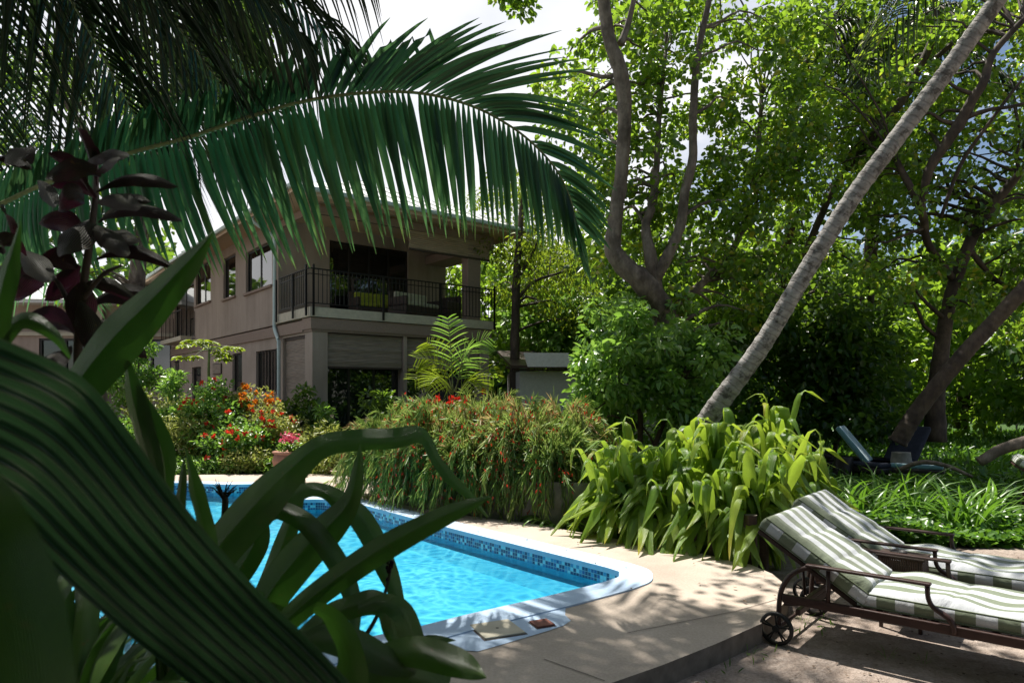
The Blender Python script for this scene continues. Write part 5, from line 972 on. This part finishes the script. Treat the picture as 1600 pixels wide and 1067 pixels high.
# ------------------------------------------------------------------ the great arching frond and its palm
cp = thing('coconut_palm', 'near palm whose single long green frond arches across the house and sky', 'palm tree', (-5.9, 6.3, -.13)); o0 = cp.location
m = MB(o0); palm_trunk(m, [(-5.9, 6.3, -.13), (-5.8, 6.25, .9), (-5.6, 6.2, 1.9), (-5.4, 6.1, 2.6)], [.2, .17, .15, .14]); m.build('trunk', M['bark_palm'], cp)
rk = [(-160, 440, 6.1), (-60, 355, 6.1), (40, 302, 6.1), (100, 277, 6.05), (180, 247, 6.0), (300, 214, 6.0), (401, 180, 6.0), (495, 155, 5.95), (600, 144, 5.9), (675, 149, 5.85), (742, 168, 5.8), (795, 196, 5.75), (834, 226, 5.7), (868, 264, 5.65), (890, 308, 5.6), (900, 350, 5.55)]
m = MB(o0); RP_ = np.array([W(*q) for q in rk]); px_ = np.array([q[0] for q in rk], float); PP, PX = cr(RP_, 10, px_); arc = np.concatenate([[0], np.cumsum(np.linalg.norm(np.diff(PP, axis=0), axis=1))]); rad = np.interp(arc, [0, arc[-1]], [.032, .006]); m.tube(PP, rad, 8, mi=1)
T = nrm(np.gradient(PP, axis=0)); nl = 124
for k in range(nl):
    s_ = arc[-1]*(.13+.87*k/(nl-1)); p = np.array([np.interp(s_, arc, PP[:, c]) for c in range(3)]); x = np.interp(s_, arc, PX); S1 = 1/1064*p[1]
    tt = np.array([np.interp(s_, arc, T[:, c]) for c in range(3)])
    if rng.uniform() < .05: continue
    # lower row, hanging
    le = np.interp(x, [0, 100, 200, 330, 500, 620, 740, 820, 870, 900, 920], [150, 170, 205, 240, 255, 235, 205, 175, 130, 95, 60])*rng.uniform(.9, 1.06)*S1
    lx = np.interp(x, [0, 200, 330, 500, 620, 740, 850, 920], [.1, .28, .36, .24, .14, .02, .05, .25]); u = np.linspace(0, 1, 9); dz = -nrm(np.array([lx, rng.normal(-.1, .05), -1.0]))
    out_ = np.outer(u*le, nrm(np.array([lx+rng.normal(0, .025), -.12+rng.normal(0, .04), -1.0])))+np.outer(np.sin(u*1.5)*.06*le, tt)
    out_[:, 1] -= .10*np.sin(u*3.14)*le
    wv = (.066 if x < 700 else .052)*rng.uniform(.85, 1.12)*np.array([.35, .85, 1, 1, .92, .8, .6, .36, .04]); m.strap(p+out_, wv, tt+rng.normal(0, .12, 3)+np.array([0, .25, 0]), rng.uniform(.0, .75), fold=.3, tipt=(1.0 if rng.uniform() < .5 else .85))
    # upper row
    le = np.interp(x, [0, 200, 300, 400, 500, 580, 650, 740, 800, 860, 920], [85, 105, 110, 120, 160, 215, 245, 195, 140, 90, 45])*rng.uniform(.82, 1.1)*S1
    ux = np.interp(x, [0, 300, 450, 550, 650, 720, 780, 850, 920], [.0, .05, .1, .45, 1.1, 1.5, 2.0, 2.0, 1.3]); uz = np.interp(x, [0, 450, 650, 720, 780, 850, 920], [1, 1, .95, .62, .3, -.5, -1.3])
    d1 = nrm(np.array([ux+rng.normal(0, .05), .28+rng.normal(0, .05), uz])); path = np.outer(u*le, d1)
    if 430 < x < 640 and rng.uniform() < .42: kk_ = u > .62; path[kk_] = path[kk_][0]+np.outer((u[kk_]-u[kk_][0])*le, nrm(np.array([.35, -.1, -1.0]))); 
    elif x > 770 and rng.uniform() < .28: continue
    else: path += np.outer(-u**2*le*(.12 if x < 720 else .34), [0, 0, 1])+np.outer(u**2*le*(.12 if x > 500 else 0), [1, 0, 0])
    m.strap(p+path, (.07 if x < 650 else .053)*rng.uniform(.85, 1.1)*np.array([.35, .9, 1, 1, .95, .85, .6, .4, .04]), tt+rng.normal(0, .1, 3)+np.array([0, .3, 0]), rng.uniform(.0, .6), fold=.3, tipt=(.95 if rng.uniform() < .25 else None))
m.build('frond', [M['lf_palm'], M['rachis']], cp)
for k, (a, e) in enumerate([(2.4, .9), (3.3, .6), (4.2, .7), (1.6, .9), (2.9, .3), (3.9, 1.3)]):
    m = MB(o0); frond_free(m, (-5.4, 6.1, 2.6), (math.cos(a), math.sin(a), e), 3.2, .6, 36, .8); m.build('frond', [M['lf_palm'], M['rachis']], cp)
# overhead palm, top left: crown just out of the picture, dark fronds hanging in
tp_ = thing('overhanging_palm', 'dark palm canopy hanging in from the upper left corner', 'palm tree', (-4.6, 3.4, -.13)); o0 = tp_.location; top = np.array([-4.0, 4.6, 5.6])
m = MB(o0); palm_trunk(m, [(-4.6, 3.4, -.13), (-4.5, 3.8, 1.8), (-4.3, 4.2, 3.6), top], [.22, .18, .16, .15]); m.build('trunk', M['bark_palm'], tp_)
DF = [((1.0, .3, .1), 3.0, .25, 1.1), ((.9, .75, .15), 3.4, .4, 1.0), ((.55, 1, .1), 3.2, .45, 1.1), ((.1, 1, .1), 3.2, .5, 1.1), ((-.4, 1, .0), 3, .5, 1.1), ((1, -.2, .5), 3.2, .25, .9), ((.8, .1, .55), 3.6, .18, .9), ((1, .5, .45), 3.3, .3, 1.0), ((.5, .6, -.15), 2.6, .5, 1.0), ((.2, .7, -.35), 2.4, .4, 1.0), ((.75, .35, -.1), 2.6, .35, 1.0), ((-.3, .6, -.3), 2.4, .5, 1), ((.6, -.9, .5), 3, .3, .9), ((-1, .2, .4), 3, .5, .9), ((-.6, -.9, .5), 3, .4, .9), ((.2, -1, .6), 3, .4, .9)]
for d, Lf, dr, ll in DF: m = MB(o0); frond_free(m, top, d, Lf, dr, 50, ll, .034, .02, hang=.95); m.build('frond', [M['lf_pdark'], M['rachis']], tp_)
# second overhead palm whose fronds shade the planting and the near deck
sp_ = thing('shade_palm', 'palm overhead outside the picture that throws frond shadows on the near deck', 'palm tree', (-1.7, -1.5, -.13)); o0 = sp_.location; top = np.array([-.9, 5.7, 8.2])
m = MB(o0); palm_trunk(m, [(-1.7, -1.5, -.13), (-1.7, -.9, 2.6), (-1.5, .9, 5.2), (-1.2, 3.3, 7.2), top], [.22, .19, .17, .16, .15]); m.build('trunk', M['bark_palm'], sp_)
for k in range(20):
    a = k*2*np.pi/20*1.0; e = (.35, -.1, .7, .15)[k % 4]; m = MB(o0); frond_free(m, top, (math.cos(a), math.sin(a), e), (2.5 if math.sin(a) > .2 else 3.6)*(.62 if math.cos(a) > .5 else 1), .3, 50, .95, .05, .02, hang=.7); m.build('frond', [M['lf_palm'], M['rachis']], sp_)

# unseen trees added behind the camera to cut sky light on the foreground
for k, (x, y, lb) in enumerate([(-3.5, -3.5, 'unseen leafy tree added behind the camera to dim the foreground, left of the shade palm'), (2.2, -4.0, 'unseen leafy tree added behind the camera to dim the foreground, right of the shade palm'), (-6.5, .5, 'unseen leafy tree added beside the camera at far left to dim the foreground')]):
    t = thing('added_shade_tree', lb, 'tree', (x, y, -.13)); m = MB((x, y, -.13)); m.tube([(x, y, -.13), (x+.1, y, 1.5), (x, y+.1, 4), (x, y, 6.5)], [.2, .17, .13, .06], 12, res=5, rough=.05); m.build('trunk', M['bark_main'], t); m = MB((x, y, -.13))
    C = np.c_[x+rng.uniform(-2.8, 2.8, 150), y+rng.uniform(-2, 1.8, 150), rng.uniform(.4, 7.5, 150)]
    if k == 0: C = np.concatenate([C, np.c_[rng.uniform(-4, -.2, 60), rng.uniform(-1.8, 1.2, 60), rng.uniform(3.2, 5.6, 60)]])  # extra unseen leaf clumps added overhead to darken the foreground plants
    clumps(m, C, .6, 60, .28, .2); m.build('crown', M['lf_dark'], t)

# ------------------------------------------------------------------ foreground plants
def leaf_path(mb, pts, Y, tint=.4, lean=.5, dY=None, fold=.14, wav=.03, tipt=None):
    n = len(pts); Ys = np.interp(np.arange(n), np.linspace(0, n-1, len(Y)), Y) if isinstance(Y, (list, tuple)) else np.full(n, Y)
    P = np.array([W(p[0], p[1], y) for p, y in zip(pts, Ys)]); wd = np.array([p[2]/1064*y for p, y in zip(pts, Ys)]); PP, ww = cr(P, 6, wd); ww = np.maximum(ww, .0008)*math.sqrt(1+lean**2)
    T = nrm(np.gradient(PP, axis=0)); S = nrm(np.cross(T, [0, 1.0, 0])); mb.strap(PP, ww, S+np.array([0, lean, 0]), tint, fold=fold, wav=wav, tipt=tipt)
fl = thing('spider_lily', 'dark green lily in the foreground with long bent leaves crossing the pool', 'lily', (kk(600)*1.75, 1.75, -.13)); o0 = fl.location
m = MB(o0)
leaf_path(m, [(240, 1010, 40), (285, 930, 56), (345, 850, 66), (405, 782, 68), (450, 737, 52), (500, 697, 38), (555, 686, 33), (610, 684, 32), (650, 678, 28), (668, 690, 18), (680, 715, 17), (705, 748, 18), (735, 775, 11), (762, 808, 3)], [1.7, 1.9, 1.95, 1.9], .35, .35, tipt=.85)
leaf_path(m, [(350, 830, 10), (372, 808, 30), (420, 790, 44), (455, 775, 30), (483, 764, 22), (510, 768, 22), (535, 785, 30), (562, 808, 34), (585, 845, 34), (605, 890, 30), (620, 930, 20), (633, 985, 10), (640, 1020, 6)], [2.0, 1.9, 1.75], .5, .4)
leaf_path(m, [(330, 850, 16), (390, 790, 26), (433, 795, 28), (475, 815, 30), (508, 852, 32), (536, 896, 30), (552, 942, 24), (556, 990, 10)], [1.95, 1.7], .4, .3)
leaf_path(m, [(380, 1010, 50), (420, 930, 58), (464, 872, 62), (510, 826, 52), (544, 786, 34), (557, 740, 22), (563, 694, 2)], 1.85, .2, .3)
leaf_path(m, [(400, 1020, 30), (460, 957, 38), (529, 902, 40), (605, 852, 40), (681, 812, 32), (730, 790, 20), (768, 775, 2)], [1.7, 1.6], .15, .3)
leaf_path(m, [(460, 1010, 34), (490, 984, 36), (520, 960, 38), (548, 948, 34), (580, 940, 36), (604, 952, 30), (613, 985, 26), (622, 1012, 14)], 1.6, .12, .4)
leaf_path(m, [(560, 950, 16), (592, 940, 22), (615, 945, 30), (634, 965, 34), (648, 1010, 36), (660, 1050, 38), (668, 1100, 36)], 1.55, .25, .5)
leaf_path(m, [(570, 1025, 14), (610, 1020, 34), (655, 1018, 44), (712, 1034, 40), (740, 1048, 24), (760, 1058, 2)], [1.45, 1.3], .3, .5)
leaf_path(m, [(470, 1000, 20), (500, 995, 36), (548, 1005, 44), (597, 1030, 40), (636, 1044, 24), (650, 1050, 8)], 1.4, .1, .5)
leaf_path(m, [(640, 1010, 6), (665, 1000, 14), (690, 999, 11), (712, 1000, 1)], 1.6, .2, .3)
leaf_path(m, [(500, 1090, 50), (560, 1060, 54), (640, 1058, 50), (700, 1075, 40)], 1.4, .25, .5)
leaf_path(m, [(340, 940, 30), (380, 880, 44), (400, 840, 40), (405, 800, 24), (410, 770, 4)], 2.05, .15, .3)
leaf_path(m, [(395, 960, 30), (430, 880, 36), (452, 820, 30), (470, 760, 14), (476, 742, 2)], 2.1, .25, .3)
leaf_path(m, [(520, 1100, 60), (545, 1060, 56), (540, 1010, 46), (515, 965, 36), (490, 950, 20)], 1.3, .55, .4)
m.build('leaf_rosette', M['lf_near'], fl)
m = MB(o0); m.tube([W(560, 1010, 1.7), W(590, 960, 1.75), (W(607, 905, 1.8)), W(608, 885, 1.8)], [.006, .005, .004, .003], 8, res=4)
for k in range(16): m.ball(W(608+rng.normal(0, 3.5), 884+rng.normal(0, 9), 1.8), .0045, sc=(1, 1, 1.7), sub=1)
m.build('flower_stalk', M['lf_purple'], fl)
# spiky dark twigs over the pool edge
tw = thing('spiky_plant', 'small dark spiky plant against the far pool edge behind the lily leaves', 'plant', (kk(350)*2.6, 2.6, .9)); o0 = tw.location; m = MB(o0); b = W(350, 810, 2.6); m.tube([b, W(352, 785, 2.6), W(350, 768, 2.6)], [.012, .013, .008], 8, res=3)
for k in range(16):
    a = rng.uniform(-1.5, 1.5); m.tube([W(350, 772+rng.uniform(-4, 14), 2.6), W(350+math.sin(a)*12, 770-math.cos(a)*9, 2.6+rng.normal(0, .02)), W(350+math.sin(a)*rng.uniform(14, 26), 768-math.cos(a)*rng.uniform(12, 22)-3, 2.6+rng.normal(0, .04))], [.003, .0025, .0006], 5, res=3)
m.build('twigs', M['lf_purple'], tw); m = MB(o0); m.tube([W(352, 812, 2.6), W(340, 900, 2.5), W(320, 1000, 2.4)], [.012, .014, .016], 8, res=3); m.build('stem', M['bark_dark'], tw)
# pleated leaf
pf = thing('pleated_palm', 'huge dark pleated leaf sweeping across the lower left corner', 'palm', (-.5, .9, -.13)); o0 = pf.location
up_ = [(-200, 455), (-60, 505), (40, 545), (105, 575), (148, 607), (200, 672), (262, 757), (330, 840), (410, 928), (490, 1005), (560, 1080), (640, 1170)]
lo_ = [(-330, 700), (-200, 735), (-110, 760), (-40, 790), (20, 830), (80, 885), (140, 940), (210, 1000), (290, 1062), (370, 1130), (450, 1210), (520, 1290)]
U_, L_2 = cr(np.array(up_, float), 8), cr(np.array(lo_, float), 8); n = len(U_); NP_ = 10; sub = 8; nc = NP_*sub+1; q = np.linspace(0, 1, nc)
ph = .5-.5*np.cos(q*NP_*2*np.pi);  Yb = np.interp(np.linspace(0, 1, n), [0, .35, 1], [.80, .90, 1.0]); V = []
for i in range(n):
    e = U_[i][None]*(1-q[:, None])+L_2[i][None]*q[:, None]; yy = Yb[i]+.011*(ph-.5)+.07*q+.006*np.sin(i*.21+q*9); V.append(np.stack([(e[:, 0]-800)/1064*yy, yy, 1.5-(e[:, 1]-615)/1064*yy], -1))
V = np.concatenate(V); i, j = np.meshgrid(np.arange(n-1), np.arange(nc-1), indexing='ij'); F = np.stack([i*nc+j, i*nc+j+1, (i+1)*nc+j+1, (i+1)*nc+j], -1).reshape(-1, 4)
m = MB(o0); m.add(V, F, np.tile(ph, n), np.stack([np.tile(q, n), np.repeat(np.linspace(0, 1, n), nc)], -1), 0, True); m.build('leaf_blade', M['lf_pleat'], pf)  # fold shading put into the tint, running dark to light across each pleat
m = MB(o0); m.tube([W(-250, 560, .8), W(-330, 800, .82), W(-380, 1200, .85), (-1.0, .9, .1), (-.6, .9, -.13)], .012, 8, res=4); m.build('stalk', M['stem'], pf)
# very close blade at the lower left corner
nb_ = thing('near_blade', 'blurred pale green leaf very close in the bottom left corner', 'leaf', (-.38, .5, -.13)); o0 = nb_.location; m = MB(o0)
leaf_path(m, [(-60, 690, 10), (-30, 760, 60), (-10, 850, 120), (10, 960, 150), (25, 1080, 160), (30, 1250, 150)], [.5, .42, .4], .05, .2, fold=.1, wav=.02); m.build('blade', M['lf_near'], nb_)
# upright big blades on the left
for nm, lb, cat, Lv, Y in [('blade_plant', 'broad upright green blade plant at left, longest leaf pointing up right', 'plant', [([(70, 690, 66), (120, 600, 84), (175, 530, 88), (235, 470, 76), (285, 418, 48), (315, 385, 24), (332, 362, 2)], .25), ([(250, 800, 20), (238, 740, 34), (222, 680, 44), (208, 625, 38), (200, 580, 20), (196, 560, 8)], .1), ([(262, 770, 20), (252, 700, 40), (225, 640, 30), (215, 600, 6)], .3)], 1.45),
                       ('blade_plant', 'narrow green leaf tips rising before the flower bed left edge', 'plant', [([(330, 880, 26), (318, 820, 32), (305, 770, 30), (298, 735, 18), (290, 702, 2)], .3), ([(270, 860, 20), (278, 800, 22), (284, 750, 16), (288, 712, 2)], .15)], 1.6),
                       ('blade_plant', 'green leaf tip at the far left edge beside the purple leaves', 'plant', [([(-30, 620, 50), (-12, 520, 52), (5, 440, 46), (20, 390, 26), (32, 345, 2)], .5), ([(-20, 560, 30), (30, 500, 30), (80, 520, 18), (110, 560, 3)], .3)], 1.2)]:
    t = thing(nm, lb, cat, (kk(Lv[0][0][0][0])*Y, Y, -.13)); m = MB(t.location)
    for P, tt in Lv: leaf_path(m, P, Y, tt, .35); 
    for P, tt in Lv:
        a = W(P[0][0], P[0][1], Y); m.tube([a, (a+np.array([0, 0, -.3])), np.array([a[0]+.05, Y+.05, -.13])], [.008, .01, .012], 6, res=3)
    m.build('leaf_rosette', M['lf_near'], t)
SLB = ['shaded lily with dull green blades below the pleated leaf near the left corner', 'shaded lily below the middle of the pleated leaf', 'shaded lily under the lower end of the pleated leaf', 'shaded lily beyond the left border below the pleated leaf', 'low shaded lily closest under the pleated leaf', 'dark lily at the bottom between the pleated leaf and the bent leaves', 'small dark lily at the bottom edge', 'tall dim lily behind the pleated leaf at far left', 'dim lily behind the pleated leaf', 'lily in the dark beneath the bent foreground leaves', 'dense dark lily low at the left behind the near blade', 'dense dark lily in the gap under the pleated leaf', 'dense dark lily at the water side of the dim lilies', 'dense dark lily just left of the bent foreground leaves']
for k, (px, Y, n_, Lr, st) in enumerate([(90, 1.5, 34, (.45, .75), .85), (230, 1.6, 34, (.4, .65), .65), (350, 1.7, 30, (.35, .55), .45), (-60, 1.3, 26, (.5, .9), .85), (160, 1.25, 26, (.3, .5), .75), (430, 1.6, 26, (.25, .4), .45), (300, 1.35, 22, (.25, .4), .6), (0, 2.0, 34, (.5, .75), .85), (150, 2.1, 34, (.45, .7), .6), (540, 1.6, 20, (.2, .3), .45), (40, 1.8, 44, (.4, .7), .6), (130, 1.75, 44, (.4, .6), .5), (230, 1.85, 44, (.35, .6), .45), (320, 1.8, 36, (.3, .5), .4)]):
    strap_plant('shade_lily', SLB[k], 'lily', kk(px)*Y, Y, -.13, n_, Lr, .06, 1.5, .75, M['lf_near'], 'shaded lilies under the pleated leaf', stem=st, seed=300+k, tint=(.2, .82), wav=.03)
# purple-leaved plant
pp = thing('purple_plant', 'tall plant with drooping dark purple leaves at the left', 'plant', (kk(135)*1.9, 1.9, -.13)); o0 = pp.location; m = MB(o0)
m.tube([(kk(135)*1.9, 1.9, -.13), W(128, 700, 1.9), W(122, 560, 1.9), W(128, 470, 1.9), W(140, 380, 1.9), W(150, 300, 1.95), W(150, 250, 2)], [.014, .013, .012, .011, .01, .008, .006], 9, res=5); m.tube([W(128, 470, 1.9), W(160, 430, 1.85), W(190, 415, 1.85)], [.008, .006, .004], 7, res=3); m.tube([W(125, 520, 1.9), W(90, 440, 1.95), W(40, 400, 2), W(20, 380, 2)], [.008, .007, .006, .004], 7, res=3); m.build('stem', M['bark_dark'], pp)
PLV = [((150, 300), (278, 292), 34, .3), ((155, 345), (285, 345), 30, .5), ((150, 405), (272, 418), 30, .4), ((135, 480), (252, 465), 44, .45), ((150, 290), (115, 190), 30, .3), ((150, 270), (185, 250), 34, .4), ((150, 260), (135, 230), 30, .3), ((150, 310), (80, 290), 30, .2), ((145, 340), (95, 400), 50, .2), ((140, 380), (60, 350), 44, .15), ((130, 430), (70, 470), 44, .3), ((130, 440), (120, 530), 50, .35), ((125, 470), (150, 560), 44, .3), ((120, 520), (195, 530), 40, .9), ((115, 520), (40, 500), 46, .8), ((110, 540), (60, 580), 40, .7), ((40, 400), (-30, 380), 40, .3), ((30, 390), (80, 440), 40, .4), ((20, 380), (0, 320), 34, .2), ((60, 420), (20, 470), 40, .3), ((30, 400), (-20, 470), 40, .3), ((155, 320), (235, 315), 34, .15), ((150, 370), (215, 380), 34, .2), ((140, 300), (75, 240), 30, .2), ((150, 500), (230, 560), 36, .35), ((-10, 250), (50, 265), 26, .1), ((120, 420), (60, 410), 44, .2), ((140, 350), (200, 400), 36, .3)]
for k in range(12):
    cx, cy = [(140, 330), (120, 470), (40, 400), (150, 260), (60, 250)][k % 5]; an = rng.uniform(-.9, 3.9); l_ = rng.uniform(50, 95); x0, y0 = cx+rng.normal(0, 12), cy+rng.normal(0, 22); PLV.append(((x0, y0), (x0+l_*math.cos(an), y0+l_*math.sin(an)*.6+8), rng.uniform(26, 40), rng.uniform(0, .4)))
m = MB(o0)
for k, (a, b, wd, tt) in enumerate(PLV):
    y0 = 1.9+rng.normal(0, .04); y1 = y0+rng.normal(-.05, .1); dx, dy = b[0]-a[0], b[1]-a[1]; L0 = math.hypot(dx, dy); sg = -.16 if dy < 30 else -.05
    P = [(a[0], a[1], 4), (a[0]+dx*.2, a[1]+dy*.2+sg*L0*.7, wd*.5), (a[0]+dx*.45, a[1]+dy*.45+sg*L0, wd*.8), (a[0]+dx*.7, a[1]+dy*.7+sg*L0*.7, wd*.62), (a[0]+dx*.9, a[1]+dy*.9+sg*L0*.2, wd*.35), (b[0], b[1], 1)]
    leaf_path(m, P, [y0, y1], tt, rng.uniform(.3, .9), fold=.22, wav=.04)
m.build('foliage', M['lf_purple'], pp)
